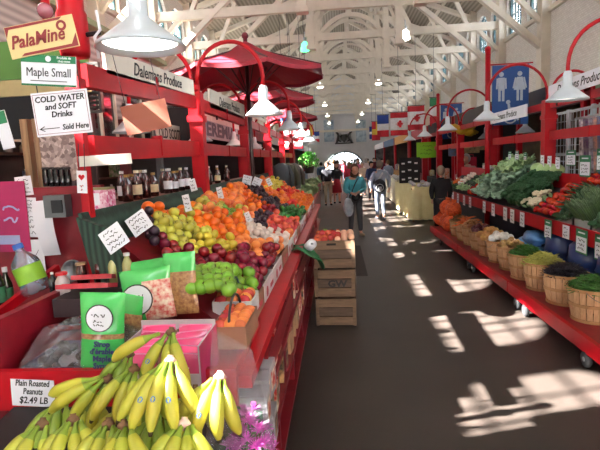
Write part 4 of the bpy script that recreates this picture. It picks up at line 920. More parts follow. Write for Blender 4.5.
pnew('bell_pepper_yellow', 'yellow bell pepper at the near end of the stand', 'pepper', 'yellow bell peppers', fmat('yellow pepper skin', 'E8B820', 'D0A018', .2), .042, (1, 1, 1.1), .25, nz=.2)
def zuc():
    b = B(); b.sm = True; b.tube([(0, 0, 0), (0, 0, .02), (.005, 0, .1), (0, 0, .18), (0, 0, .2)], [.008, .018, .022, .02, .006], 9); return b.done('zucchini', mat('zucchini skin', '24462A', .35, col2='385E34', scale=20, rand=.15))
vnew('zucchini', zuc(), 'dark green zucchini lying near the far end of the stand', 'zucchini', 'zucchini')
def asp():
    b = B(); b.sm = True; g = random.Random(8)
    for k in range(26):
        a = k * 2.4; d = .035 * math.sqrt(k / 26); x, y = d * math.cos(a), d * math.sin(a); h = .2 + g.uniform(-.02, .02); b.tube([(x, y, 0), (x * 1.1, y * 1.1, h * .7), (x * 1.3, y * 1.3, h * .86), (x * 1.3, y * 1.3, h)], [.006, .005, .0075, .002], 5)
    return b.done('asparagus_bundle', [mat('asparagus', '5A7840', .5, col2='4A5A48', scale=12, rand=.1), mat('rubber band', '3A6AB0', .5)])
vnew('asparagus_bundle', asp(), 'upright bundle of green asparagus in the grey tray', 'asparagus', 'asparagus bundles')
def leek():
    b = B(); b.sm = True
    for k in range(6):
        a = k * 1.05; r_ = .02
        b.tube([(r_ * math.cos(a), r_ * math.sin(a), 0), (r_ * math.cos(a), r_ * math.sin(a), .12)], .009, 6); b.mi = 1
        def fn(u, v): o_ = .02 + .05 * v; w_ = .022 * (u - .5) * (1.3 - v); return Vector((o_ * math.cos(a) - w_ * math.sin(a), o_ * math.sin(a) + w_ * math.cos(a), .12 + .2 * v))
        b.grid(fn, 2, 5); b.mi = 0
    return b.done('leek_bunch', [mat('leek white', 'D8E0C0', .5), lf[1]])
vnew('leek_bunch', leek(), 'leek bunch with long green tops behind the tomatoes', 'leeks', 'leek bunches')
FL0 = (0, -.45, 0)
def lay(kind, Y0, Y1, s0, s1, dy, ds, up=.03, sc=1.0, rot=None, jit=.012):
    Y = Y0 + dy / 2
    while Y < Y1:
        s = s0 + ds / 2
        while s < s1:
            o = put(kind, vs(s, Y, up) + Vector((q.uniform(-jit, jit), q.uniform(-jit, jit), q.uniform(0, jit))), sc)
            if rot is not None: o.rotation_euler = (rot[0] + q.uniform(-.25, .25), rot[1] + q.uniform(-.25, .25), rot[2] + q.uniform(-.5, .5))
            s += ds
        Y += dy
lay('carrot', 4.02, 4.62, 0, .45, .034, .13, .03, 1.1, (0, 1.35, 0)); lay('lettuce', 4.05, 4.62, .5, .85, .2, .3, .05, .9, FL0); lay('carrot', 4.1, 4.62, 0, .4, .045, .15, .055, 1.1, (0, 1.2, .2))
lay('bell_pepper_yellow', 4.62, 5.0, .55, 1.0, .08, .16, .05)
lay('spinach_bunch', 4.62, 5.1, 0, .5, .14, .25, .04, 1, FL0)
lay('asparagus_bundle', 5.14, 5.44, .06, .5, .085, .14, .03, 1.15, (0, -.3, 0)); lay('spinach_bunch', 5.1, 5.45, .5, 1.1, .14, .25, .06, 1, FL0)
lay('leek_bunch', 5.45, 5.8, .3, 1.0, .07, .22, .03, .9, (0, -1.2, 0)); lay('spinach_bunch', 5.5, 5.86, 0, .5, .12, .25, .03, .9, FL0)
lay('vine_tomato', 5.92, 6.55, 0, 1.0, .095, .165, .04, 1.15, None, .012); lay('vine_tomato', 6.0, 6.4, .12, .8, .12, .2, .09, 1.1, None, .03)
lay('vine_tomato', 5.5, 6.1, .85, 1.1, .08, .13, .13)
lay('cauliflower', 6.55, 6.95, 0, .6, .22, .27, .06, 1.05, FL0)
lay('broccoli', 6.85, 7.75, 0, 1.0, .15, .22, .07, 1.1, FL0); lay('broccoli', 6.9, 7.6, .15, 1.0, .17, .26, .14, 1.0, FL0)
lay('cabbage', 6.9, 7.7, .85, 1.05, .21, .3, .2)
lay('kale_bunch', 7.75, 9.3, 0, 1.0, .2, .26, .08, 1.05, FL0); lay('kale_bunch', 7.8, 9.2, .2, 1.0, .24, .3, .2, 1.0, FL0); lay('lettuce', 7.9, 8.9, .6, 1.1, .22, .3, .26, 1.05, FL0)
lay('bell_pepper_red', 9.35, 9.9, 0, .45, .09, .15, .05); lay('lettuce', 9.35, 10.0, .45, 1.0, .2, .25, .06, 1, FL0)
lay('zucchini', 9.95, 10.9, .3, 1.0, .05, .35, .04, 1, (0, 1.4, 0)); lay('lettuce', 9.95, 10.6, 0, .3, .18, .25, .05, .8, FL0)
lay('garlic_bulb', 10.9, 11.4, .2, 1.0, .08, .14, .04); lay('carrot', 11.2, 11.9, 0, .5, .05, .17, .05, 1, (0, 1.35, 0)); lay('spinach_bunch', 10.6, 12.1, 0, .25, .14, .25, .04, .8, FL0)
gt = mat('grey plastic tray', '8E9490', .5, col2='7A807C', scale=6)
for k, (Y0, Y1) in enumerate(((4.62, 5.08), (5.1, 5.46), (5.48, 5.88))):
    b = B()
    for s_ in (Y0, Y1 - .02): b.hexa([vs(0, s_, -.03), vs(0, s_ + .02, -.03), vs(1.05, s_ + .02, -.03), vs(1.05, s_, -.03), vs(0, s_, .085), vs(0, s_ + .02, .085), vs(1.05, s_ + .02, .085), vs(1.05, s_, .085)])
    for s_ in (0, 1.03): b.hexa([vs(s_, Y0, -.03), vs(s_, Y1, -.03), vs(s_ + .03, Y1, -.03), vs(s_ + .03, Y0, -.03), vs(s_, Y0, .08), vs(s_, Y1, .08), vs(s_ + .03, Y1, .08), vs(s_ + .03, Y0, .08)])
    b.hexa([vs(0, Y0, -.035), vs(0, Y1, -.035), vs(1.05, Y1, -.035), vs(1.05, Y0, -.035), vs(0, Y0, -.02), vs(0, Y1, -.02), vs(1.05, Y1, -.02), vs(1.05, Y0, -.02)])
    o = b.done('grey_tray', gt, None, world=True); tag(o, 'sloping grey plastic tray of %s on the vegetable stand' % ('yellow peppers and greens', 'asparagus', 'leafy greens')[k], 'tray')
# price cards clipped along the strip, facing the aisle
def side_card(px, w, h, head, i, X=VX0 - .035, z=None, name='price_card', lab=None, grp='cards along the vegetable strip'):
    Y = X / ray(px, 225).x * ray(px, 225).y
    b = B(); b.box((0, 0, 0), (.003, w, h)); o = b.done(name, GREENC if head else WHITE, None, loc=(X, Y, z or .87 - max(0, h - .16) / 2)); tag(o, lab or 'white price card clipped to the red strip of the vegetable stand', 'price card', grp)
    if head:
        k = B(); k.box((-.0022, 0, -h * .12), (.001, w * .9, h * .62)); k.done('white_panel', WHITE, o)
        k = B(); k.box((-.0022, 0, h * .36), (.001, w * .6, h * .06)); k.done('header_print', WHITE, o)
    k = B(); kk = B(); scrib(kk, w * .8, h * (.5 if head else .8), 3, 0, i + 30, 0, -h * .12 if head else 0, .006)
    for v in kk.bm.verts: v.co = Vector((-.0035 + v.co.y, -v.co.x, v.co.z))
    k.bm.free(); kk.done('handwriting', INK, o); return o
for i, px in enumerate((505, 512, 493, 484, 522, 470, 464, 458, 453)): side_card(px + 0, .16, .2, False, i)
for i, (px, w_, h_, hd) in enumerate([(548, .2, .24, True), (566, .16, .15, False), (582, .24, .26, True), (601, .2, .26, True)]): side_card(px, w_, h_, hd, i + 20, lab=['wide green and white price card below the asparagus', 'plain white price card between two green headed cards', 'biggest green headed price card above the purple beans', 'green headed price card below the carrots'][i], grp=None)
# cards on the back board
for i, (px, py, w_, h_, hd, r_) in enumerate([(541, 161, .12, .17, 0, 0), (548, 162, .13, .17, 0, 4), (556, 163, .13, .16, 0, 6), (569, 158, .26, .2, 1, 0), (583, 166, .26, .26, 1, 3), (599, 160, .2, .26, 1, 0), (509, 156, .12, .16, 1, 0), (516, 156, .14, .18, 1, 0), (524, 158, .1, .16, 1, 0), (484, 166, .2, .12, 1, 0), (492, 168, .25, .1, 0, 0), (499, 166, .2, .14, 1, 0)]):
    Y = 5.9 if px > 530 else 8.2
    p = at(px, py, Y=Y); p2 = at(px, py, X=3.0); p = p2
    side_card(px, w_ * (1.0 if px > 530 else 1.25), h_, hd, i + 50, X=3.0, z=p.z, lab='price card standing on the red back board, %s' % ['first left of the wire rack', 'second from the big red post', 'third from the big red post', 'wide with green header', 'tall green headed above tomatoes', 'green headed at the picture edge', 'small beyond the big red post', 'green headed above cabbages', 'narrow above cabbages', 'green headed above the kale', 'low white above the kale', 'green headed above the lettuces'][i], grp=None)
# crates of apples standing in the aisle
cw = mat('weathered crate wood', '806650', .75, col2='5E4A3A', scale=7, stretch=(1, 6, 6)); cw2 = mat('grey brown crate wood', '625044', .8, col2='463830', scale=7, stretch=(1, 6, 6))
def crate(lab, z, rot, gw=False, hand=True):
    t = thing('apple_crate', lab, 'crate', (-.07, 5.3, z), (0, 0, rad(rot))); w_, d_, h_ = .44, .5, .315
    for s in (-1, 1):
        for k in range(3):
            b = B(); b.box((0, s * (d_ / 2 - .008), .055 + .1 * k), (w_, .014, .092)); b.done('end_board', (cw, cw2)[(k + (s > 0)) % 2], t)
            b = B(); b.box((s * (w_ / 2 - .006), 0, .055 + .1 * k), (.011, d_ - .03, .09)); b.done('side_board', (cw2, cw)[k % 2], t)
    b = B()
    for sx_ in (-1, 1):
        for sy in (-1, 1): b.box((sx_ * (w_ / 2 - .028), sy * (d_ / 2 - .026), h_ / 2), (.03, .024, h_ - .01))
        b.box((sx_ * (w_ / 2 - .02), -d_ / 2 - .006, h_ / 2), (.035, .012, h_ - .01))
    b.box((0, 0, .008), (w_ - .03, d_ - .03, .01)); b.done('cleats', cw, t)
    if hand: b = B(); b.box((-.03, -d_ / 2 - .0025, .262), (.1, .003, .022)); b.done('hand_hole', mat('deep shadow gap', '1A1412', .9), t)
    if gw: text('GW', .1, INK, t, (.03, -d_ / 2 - .009, .15), sx=1.15, bold=.04)
    return t
crate('worn wooden apple crate at the bottom of the stack, on the floor', 0, -2, hand=False); crate('middle wooden crate of the stack, stencilled with two black letters', .32, -3, True, False); crate('top wooden crate of the stack, filled with red apples', .64, -1)
pnew('crate_apple', 'red apple heaped in the top wooden crate in the aisle', 'apple', 'apples in the wooden crate', fmat('crate apple skin', 'B82234', 'D87048', .25, 10, .8), .036, stem=True)
pnew('pale_peach', 'pale peach on top of the wooden crate in the sunlight', 'peach', 'pale peaches in the wooden crate', fmat('pale peach skin', 'F0C8A8', 'E8A890', .5, 10, .8), .036)
for iy in range(7):
    for ix in range(6):
        put('pale_peach' if ix > 2 + (iy % 2) else 'crate_apple', Vector((-.25 + .072 * ix, 5.09 + .068 * iy, .945 + q.uniform(0, .03))))
for k in range(3): put('crate_apple', Vector((-.2 + .06 * k, 5.2, 1.0)))
put('green_apple', Vector((-.17, 5.25, 1.01)))
# ------------------------------------------------------------------ people
skinm = mat('skin', 'D8A088', .55, col2='C88C74', scale=6)
def skinmesh(joints, edges, rads, m, name, parent, sub=2, extra=None):
    me = bpy.data.meshes.new(name); keys = list(joints); idx = {k: i for i, k in enumerate(keys)}
    me.from_pydata([joints[k] for k in keys], [(idx[a], idx[b_]) for a, b_ in edges], [])
    o = bpy.data.objects.new(name, me); COL.objects.link(o)
    sk = o.modifiers.new('skin', 'SKIN'); sk.use_smooth_shade = True; sk.branch_smoothing = .4
    for k, v in zip(keys, me.skin_vertices[0].data): r_ = rads[k]; v.radius = r_ if isinstance(r_, tuple) else (r_, r_)
    for i, k in enumerate(keys): me.skin_vertices[0].data[i].use_root = (i == 0)
    ss = o.modifiers.new('sub', 'SUBSURF'); ss.levels = sub; ss.render_levels = sub
    dg = bpy.context.evaluated_depsgraph_get(); m2 = bpy.data.meshes.new_from_object(o.evaluated_get(dg)); bpy.data.objects.remove(o); m2.name = name
    if extra:
        bm = bmesh.new(); bm.from_mesh(m2); bb = B(); bb.bm.free(); bb.bm = bm; bb.sm = True; extra(bb); bm.to_mesh(m2); bm.free()
    m2.materials.clear()
    for k in (m if isinstance(m, list) else [m]): m2.materials.append(k)
    o = bpy.data.objects.new(name, m2); COL.objects.link(o); o.parent = parent; return o
def person(lab, loc, H=1.65, face=0, top='3A9AA8', bottom='4A4A50', hair='3A2A20', pose=None, longhair=True, shoe='2A2626', skirt=None, sleeve=True, crop=None, extra=None):
    """face = heading in degrees, 0 looks toward the camera (-Y)"""
    t = thing('person', lab, 'person', loc, (0, 0, rad(face))); s = H / 1.7
    V = lambda x, y, z: Vector((x * s, y * s, z * s))
    J = {'pelvis': V(0, 0, .95), 'waist': V(0, 0, 1.08), 'chest': V(0, .0, 1.28), 'neck': V(0, 0, 1.43), 'neck2': V(0, -.01, 1.49)}
    for k, sx_ in (('l', -1), ('r', 1)):
        J['sh' + k] = V(sx_ * .17, 0, 1.38); J['el' + k] = V(sx_ * .22, -.0, 1.12); J['wr' + k] = V(sx_ * .2, -.14, .92); J['hip' + k] = V(sx_ * .09, 0, .88); J['kn' + k] = V(sx_ * .1, -.02, .48); J['an' + k] = V(sx_ * .1, .02, .08); J['toe' + k] = V(sx_ * .12, -.14, .035)
    hd = [0, -.02, 1.6]
    if pose:
        for k, v in pose.items():
            if k == 'head': hd = list(v)
            else: J[k] = V(*v)
    R_ = {'pelvis': (.12 * s, .1 * s), 'waist': (.115 * s, .09 * s), 'chest': (.14 * s, .1 * s), 'neck': .055 * s, 'neck2': .05 * s}
    for k in 'lr': R_.update({'sh' + k: .058 * s, 'el' + k: .042 * s, 'wr' + k: .028 * s, 'hip' + k: .085 * s, 'kn' + k: .058 * s, 'an' + k: .038 * s, 'toe' + k: .03 * s})
    E = [('pelvis', 'waist'), ('waist', 'chest'), ('chest', 'neck'), ('neck', 'neck2')]
    for k in 'lr':
        E += [('chest', 'sh' + k), ('sh' + k, 'el' + k), ('el' + k, 'wr' + k), ('pelvis', 'hip' + k), ('hip' + k, 'kn' + k), ('kn' + k, 'an' + k), ('an' + k, 'toe' + k)]
        d = (J['wr' + k] - J['el' + k]).normalized(); sd = d.cross(Vector((0, 1, .2))).normalized(); sg = -1 if k == 'l' else 1
        J['pa' + k] = J['wr' + k] + d * .05 * s; R_['pa' + k] = (.026 * s, .016 * s); E.append(('wr' + k, 'pa' + k))
        for f in range(4):
            a_ = 'f%d%s' % (f, k); o_ = sd * (f - 1.5) * .018 * s; L_ = (.06, .072, .068, .05)[f] * s
            J[a_ + 'a'] = J['pa' + k] + d * .035 * s + o_; J[a_ + 'b'] = J['pa' + k] + d * (.035 * s + L_ * .55) + o_ * 1.1 + Vector((0, -.006, 0)); J[a_ + 'c'] = J['pa' + k] + d * (.03 * s + L_ * .9) + o_ * 1.1 + Vector((0, -.022, 0))
            for c_k in 'abc': R_[a_ + c_k] = .0085 * s
            E += [('pa' + k, a_ + 'a'), (a_ + 'a', a_ + 'b'), (a_ + 'b', a_ + 'c')]
        J['th' + k] = J['wr' + k] + d * .045 * s + sd * -.035 * s * 1 + Vector((0, -.02, 0)); R_['th' + k] = .01 * s; E.append(('wr' + k, 'th' + k))
    hc = V(*hd); tilt = (hd[1] + .02) * 2.2
    def head(bb):
        Mx = Matrix.Rotation(tilt * -1, 3, 'X')
        bb.ball(hc, .098 * s, 16, (.84, 1.0, 1.2), Mx)
        for v_ in [Vector((0, -.1, -.012))]: bb.ball(hc + Mx @ (v_ * s), .02 * s, 8, (.7, 1, 1.3))
        for sx_ in (-1, 1): bb.ball(hc + Mx @ Vector((sx_ * .083 * s, .005, -.01 * s)), .024 * s, 8, (.4, .8, 1.2))
        bb.mi = 1; bb.ball(hc + Mx @ Vector((0, -.086 * s, -.058 * s)), .018 * s, 8, (1.2, .5, .35))
        bb.mi = 2
        for sx_ in (-1, 1): bb.ball(hc + Mx @ Vector((sx_ * .033 * s, -.084 * s, .015 * s)), .012 * s, 8, (1.2, .6, .8))
    skinmesh(J, E, R_, [skinm, mat('lips', 'A8504C', .5), mat('eye', '2A2420', .3)], 'body', t, 1, head)
    # clothes
    cm = mat('cloth ' + top, top, .8, bump=.2, scale=8); pm = mat('cloth ' + bottom, bottom, .8, bump=.2, scale=8)
    g = 1.38; JJ = {k: J[k] for k in ('waist', 'pelvis', 'chest', 'neck', 'shl', 'shr', 'ell', 'elr')}; RR = {k: (tuple(x * g + .012 for x in R_[k]) if isinstance(R_[k], tuple) else R_[k] * g + .01) for k in JJ}
    JJ['neck'] = J['chest'].lerp(J['neck'], .97); RR['neck'] = .068 * s
    EE = [('waist', 'pelvis'), ('waist', 'chest'), ('chest', 'neck'), ('chest', 'shl'), ('chest', 'shr'), ('shl', 'ell'), ('shr', 'elr')]
    if sleeve:
        for k in 'lr': JJ['cu' + k] = J['el' + k].lerp(J['wr' + k], .93); RR['cu' + k] = .04 * s; EE.append(('el' + k, 'cu' + k))
    skinmesh(JJ, EE, RR, cm, 'jacket', t, 2)
    b = B(); b.sm = True; nc = J['neck'].lerp(J['neck2'], -.05); b.tube([nc + Vector((.062 * s * math.cos(i * .5236), .058 * s * math.sin(i * .5236), .012 * s * math.sin(i * .5236))) for i in range(12)], .026 * s, 8, closed=True); b.done('collar', cm, t)
    if skirt:
        b = B(); b.sm = True; b.lathe([(.13 * s, 1.02 * s), (.17 * s, .85 * s), (.22 * s, skirt * s), (.2 * s, skirt * s)], n=18); b.done('skirt', pm, t)
    else:
        ks = ['pelvis', 'hipl', 'hipr', 'knl', 'knr']; JJ = {k: J[k] for k in ks}; RR = {k: (tuple(x * 1.1 + .004 for x in R_[k]) if isinstance(R_[k], tuple) else R_[k] * 1.15 + .006) for k in ks}
        for k in 'lr': JJ['hm' + k] = J['kn' + k].lerp(J['an' + k], .94); RR['hm' + k] = .055 * s
        skinmesh(JJ, [('pelvis', 'hipl'), ('pelvis', 'hipr'), ('hipl', 'knl'), ('hipr', 'knr'), ('knl', 'hml'), ('knr', 'hmr')], RR, pm, 'trousers', t, 2)
    sm_ = mat('shoe ' + shoe, shoe, .5)
    for k in 'lr':
        a, c = J['an' + k], J['toe' + k]; b = B(); b.sm = True; d = (c - a); d.z = 0; d = d.normalized(); mid = a.lerp(c, .45); mid.z = .04 * s
        Mz = Matrix.Rotation(math.atan2(-d.x, d.y), 3, 'Z'); b.ball(mid, .05 * s, 12, (.95, 2.5, .8), Mz); b.done('shoe', sm_, t)
    hm = mat('hair ' + hair, hair, .7, col2=None, scale=30, bump=.4)
    b = B(); b.sm = True; b.ball(hc + Vector((0, .016 * s, .026 * s)), .112 * s, 16, (.9, 1.0, 1.1), Matrix.Rotation(-tilt, 3, 'X'), .06, 3, 4)
    if longhair: b.ball(hc + Vector((0, .05 * s, -.09 * s)), .1 * s, 12, (1.08, .7, 1.3), None, .1, 5, 4)
    for v in b.bm.verts:
        if v.co.y < hc.y - .055 * s and v.co.z < hc.z + .055 * s: v.co.y = hc.y - .03 * s
    b.done('hair', hm, t)
    if extra: extra(t, J, s)
    return t
def strap_bag(t, J, s):
    b = B(); b.sm = True; b.tube([J['shr'] + Vector((-.03, 0, .07)), J['chest'] + Vector((-.02, -.15, -.02)), J['waist'] + Vector((-.1, -.16, -.0)), J['hipl'] + Vector((-.09, -.08, .02))], .012, 6); b.tube([J['shr'] + Vector((-.03, 0, .07)), J['chest'] + Vector((0, .15, 0)), J['hipl'] + Vector((-.09, .08, .02))], .012, 6); b.done('bag_strap', INK, t)
p0 = at(356, 236, z=0)
wom = person('woman in a teal jacket and grey trousers looking down in the aisle', (p0.x, p0.y, 0), 1.66, 12, '4AA6B4', '4E4E54', '5A3C28', {'wrl': (-.13, -.26, 1.05), 'wrr': (.02, -.28, 1.06), 'ell': (-.24, -.06, 1.1), 'elr': (.23, -.05, 1.12), 'head': (0, -.075, 1.575), 'anl': (-.12, .02, .08), 'toel': (-.16, -.12, .035), 'anr': (.12, .0, .08), 'toer': (.15, -.14, .035)}, True, 'B09A80', extra=strap_bag)
b = B(); b.sm = True
b.ball((0, 0, -.22), .12, 14, (1.0, .55, 1.75), None, .2, 4, 3); b.tube([(0, 0, -.02), (.01, 0, .09)], .02, 6)
o = b.done('shopping_bag', film('pale blue carrier film', 'B4BFC8', .75, .3, .3), None, loc=(p0.x - .16, p0.y - .3, .93)); tag(o, 'pale blue plastic carrier bag hanging from the teal jacket woman\'s hands', 'bag')
b = B(); b.sm = True; b.ball((0, 0, 0), .11, 12, (1, .5, .9), None, .1, 6, 3); o = b.done('handbag', mat('black leather', '17171B', .4), None, loc=(p0.x + .02, p0.y - .22, .93)); tag(o, 'black shoulder bag held at the waist of the woman in teal', 'bag')
p1 = at(381, 219, z=0)
def backpack(t, J, s):
    b = B(); b.sm = True; b.tube([J['shl'] + Vector((.02, -.08, .05)), J['chest'] + Vector((0, .16, .02)), J['hipr'] + Vector((.08, .1, .1))], .025, 6); b.done('bag_strap', mat('pale strap', 'D8DAE0', .6), t)
person('walker in a grey shirt seen from behind, in the sunlit aisle', (p1.x, p1.y, 0), 1.68, 186, 'A8B0C4', '5C6474', '9A8678', {'wrl': (-.26, -.05, .9), 'ell': (-.27, .0, 1.13), 'wrr': (.26, -.08, .9), 'elr': (.28, 0, 1.12), 'anl': (-.06, .2, .12), 'toel': (-.06, .1, .03), 'knl': (-.07, .05, .5), 'head': (0, -.05, 1.59)}, False, '3A3A44', extra=backpack)
t = thing('backpack', 'black backpack with pale trim worn low by the grey shirted walker', 'backpack', (p1.x - .04, p1.y - .24, .82))
b = B(); b.sm = True; b.ball((0, 0, .16), .19, 14, (1.0, .5, 1.05), None, .05, 2, 2); b.done('bag_body', mat('black nylon', '1E2230', .6), t)
b = B(); b.sm = True; b.tube([(.1 * math.cos(i * .5236), -.1, .12 + .1 * math.sin(i * .5236)) for i in range(12)], .012, 5, closed=True); b.box((0, -.11, .1), (.1, .01, .1)); b.done('pale_trim', mat('pale strap', 'D8DAE0', .6), t)
p2 = at(341, 203, z=0)
person('person in black top and red skirt walking behind the woman in teal', (p2.x - .15, p2.y, 0), 1.66, 5, '26262E', 'B01E34', '4A3020', {'head': (0, -.04, 1.6)}, True, skirt=.45, sleeve=False)
p3 = at(436, 176, Y=10.6)
person('person in a black coat seen from behind by the display table', (p3.x + .1, 10.6, 0), 1.52, 170, '1C1A1E', '24222A', '8A7A66', None, False)
p4 = at(463, 166, Y=11.5)
def glasses(t, J, s):
    b = B(); hc = Vector((0, -.1 * s, 1.615 * s))
    for k in (-1, 1): b.tube([hc + Vector((k * .035 + .022 * math.cos(i * .7854), -.012, .022 * math.sin(i * .7854))) for i in range(8)], .003, 5, closed=True)
    b.done('glasses', INK, t)
person('older grey haired vendor in a pinkish shirt behind the vegetables', (p4.x + .42, 12.75, 0), 1.76, -38, 'C2A498', '3A3A44', 'B4ACA6', {'wrl': (-.12, -.3, 1.1), 'wrr': (.14, -.3, 1.1), 'head': (0, -.07, 1.585)}, False, extra=glasses)
# shoppers farther down the aisle
q = random.Random(21)
tops = ['C83048', 'E8E0E4', 'D86890', '3A4A78', 'F0D8D8', '2A2A34', 'C84058', 'A8B8D0', 'E0A0A8', '7A2A3A', 'F0ECE8', '5A7AA0', '8A3A50', 'DCC8B0']
adj = ['crimson', 'off white', 'rose pink', 'navy', 'blush', 'near black', 'coral red', 'sky grey', 'salmon pink', 'maroon', 'pure white', 'denim blue', 'plum', 'beige']
far = [(349, 22, 0), (333, 24, 1), (358, 27, 2), (371, 20, 3), (366, 31, 4), (327, 19, 5), (345, 33, 6), (388, 24, 7), (338, 38, 8), (374, 36, 9), (355, 42, 10), (321, 28, 11), (382, 31, 12), (362, 23, 13)]
for px, Y, k in far:
    X = at(px, 165, Y=Y).x; person('distant shopper in a %s top in the crowd down the aisle' % adj[k], (X, Y, 0), q.uniform(1.58, 1.78), q.choice((0, 180)) + q.uniform(-30, 30), tops[k], q.choice(('3A3A48', '50505A', 'B8A890', '2A3048')), q.choice(('3A2A20', '8A6A48', 'B0A8A0', '1E1814')), None, k % 2 == 0)
for k, (px, Y) in enumerate([(343, 46), (330, 46), (352, 46), (368, 45), (336, 43), (376, 42)]):
    X = at(px, 165, Y=Y).x; person('tiny far shopper in %s near the end wall' % ['red and blue', 'all grey', 'green', 'ochre', 'violet', 'turquoise'][k], (X, Y, 0), 1.68, k * 60, ['B83040', '9A9AA0', '4A8050', 'C89A40', '7A58A0', '48A0A0'][k], '3A3A50', '3A2A20', None, False)
# ------------------------------------------------------------------ far right: cloth table, flags, poster, boards
cream = mat('pale yellow tablecloth', 'E4D8A4', .75, col2='D6C88E', scale=5)
def table(lab, clab, X0, X1, Y0, Y1, h, m, nm='display_table'):
    t = thing(nm, lab, 'table', ((X0 + X1) / 2, (Y0 + Y1) / 2, 0)); w_, d_ = X1 - X0, Y1 - Y0
    b = B(); b.box((0, 0, h - .02), (w_, d_, .04)); b.done('tabletop', mat('plain table wood', '8A6A4A', .6), t)
    for sx_ in (-1, 1):
        for sy in (-1, 1): b = B(); b.box((sx_ * (w_ / 2 - .05), sy * (d_ / 2 - .05), (h - .04) / 2), (.05, .05, h - .04)); b.done('leg', mat('plain table wood', '8A6A4A'), t)
    b = B(); b.sm = True; n = 60; per = []
    for i in range(n):
        a = 6.28318 * i / n; ca, sa = math.cos(a), math.sin(a); k = 1 / max(abs(ca), abs(sa)); per.append((ca * k * (w_ / 2 + .02), sa * k * (d_ / 2 + .02)))
    rg = [[Vector((x * .2, y * .2, h + .008)) for x, y in per], [Vector((x, y, h + .006)) for x, y in per]]
    for f in (.3, .65, 1): rg.append([Vector((x * (1 + .05 * f * (1 if i % 4 < 2 else -.1)), y * (1 + .04 * f * (1 if i % 4 < 2 else -.1)), h * (1 - f) + .06 * f)) for i, (x, y) in enumerate(per)])
    b.rings(rg, False); b.poly([Vector((x * .2, y * .2, h + .008)) for x, y in per]); o = b.done('tablecloth', m, None, loc=t.location); tag(o, clab, 'tablecloth'); return t
table('long table of white goods beyond the black coated person', 'pale yellow tablecloth falling to the floor by the aisle', 1.95, 2.75, 13.2, 17.0, .92, cream)
table('farther table past the pale yellow cloth table', 'faded cream tablecloth on the farther aisle table', 2.1, 2.9, 17.6, 22, .92, mat('cream cloth', 'E0D4BC', .75))
whg = mat('white wrapped goods', 'E2E0E4', .4, col2='9A98A0', scale=30, amt=.5)
for k in range(46):
    Y = q.uniform(13.3, 21.8); x = q.uniform(2.1, 2.65); b = B(); b.sm = True; b.ball((0, 0, .05), .07, 8, (1, 1.1, .7), None, .2, k, 3); o = b.done('wrapped_parcel', whg, None, loc=(x, Y, .925)); tag(o, 'small white wrapped parcel on the cloth covered tables', 'parcel', 'white parcels on the cloth tables')
blk = mat('black display board', '16161C', .6)
t = thing('display_board', 'tall black board pinned with rows of white cards beyond the tables', 'display board', (2.3, 16.3, .94))
b = B(); b.box((.25, 0, .4), (.05, 1.5, .8)); b.box((-.05, -.74, .4), (.65, .04, .8)); b.done('board', blk, t)
for i in range(3):
    for j in range(3): b = B(); b.box((-.25 + .2 * j, -.766, .12 + .25 * i + .04 * (j % 2)), (.1, .006, .05)); b.done('pinned_card', WHITE, t)
# lime poster
b = B(); b.box((0, 0, 0), (.66, .012, .5)); p = at(427, 150, Y=15.9); o = b.done('lime_poster', mat('lime green card', '8ACB22', .5, col2='7CBC1C', scale=3), None, loc=p); tag(o, 'bright lime green poster hanging above the black coated person', 'poster')
k_ = B(); scrib(k_, .5, .35, 3, -.008, 3, 0, 0, .012); k_.done('faint_writing', mat('dark green ink', '4A7A20', .6), o)
# flags
fr = mat('flag red', 'D01E30', .6); fw = mat('flag white', 'F0F0F2', .6); fb = mat('flag blue', '2A4AA8', .6); fy = mat('flag yellow', 'E8C040', .6); fg = mat('flag green', '2A8A58', .6)
LEAF = [(0, 1), (.12, .72), (.3, .82), (.24, .5), (.5, .62), (.55, .48), (.85, .45), (.72, .25), (.82, .1), (.35, -.2), (.42, -.4), (.06, -.35), (.06, -.8), (-.06, -.8), (-.06, -.35), (-.42, -.4), (-.35, -.2), (-.82, .1), (-.72, .25), (-.85, .45), (-.55, .48), (-.5, .62), (-.24, .5), (-.3, .82), (-.12, .72)]
def flag(px, py, Y, w_, h_, kind, lab, hang=True):
    Y = min(trY, key=lambda v: abs(v - Y)); p = at(px, py, Y=Y); t = thing('hanging_flag', lab, 'flag', p)
    def strip(z0, z1, m, x0=-.5, x1=.5, dy=0, nm='cloth_panel'):
        b = B(); b.sm = True
        def fn(u, v): x = x0 + (x1 - x0) * u; z = z0 + (z1 - z0) * v; return Vector((x * w_, .03 * math.sin(x * 8 + z * 2) + dy, z * h_))
        b.grid(fn, 10, 6); o = b.done(nm, m, t); md = o.modifiers.new('th', 'SOLIDIFY'); md.thickness = .006; return o
    if kind == 'canada':
        strip(.27, .5, fr); strip(-.27, .27, fw); strip(-.5, -.27, fr)
        b = B(); b.prism([(y_ * .2 * h_, -.035, -x_ * .2 * h_) for x_, y_ in LEAF], (0, .008, 0)); b.done('maple_leaf', fr, t)
    elif kind == 'tri': strip(.1, .5, fb); strip(-.2, .1, fw); strip(-.5, -.2, fr); 
    elif kind == 'multi':
        strip(.1, .5, fr, -.5, 0); strip(.1, .5, fy, 0, .5); strip(-.2, .1, fy); strip(-.5, -.2, fr)
    elif kind == 'green': strip(.2, .5, fg); strip(-.15, .2, fw); strip(-.5, -.15, fr)
    elif kind == 'blue': strip(-.5, .5, fb); strip(-.1, .1, fw, -.5, .5, -.012); 
    b = B(); b.tube([(-w_ * .55, 0, h_ * .52), (w_ * .55, 0, h_ * .52)], .012, 5); b.done('rod', INK, t)
    b = B(); b.tube([(0, 0, h_ * .52), (0, 0, CH - .1 - p.z)], .006, 4); b.done('cord', INK, t); return t
flag(399, 124, 20, .62, .82, 'canada', 'red and white maple leaf flag, left of the two over the stalls')
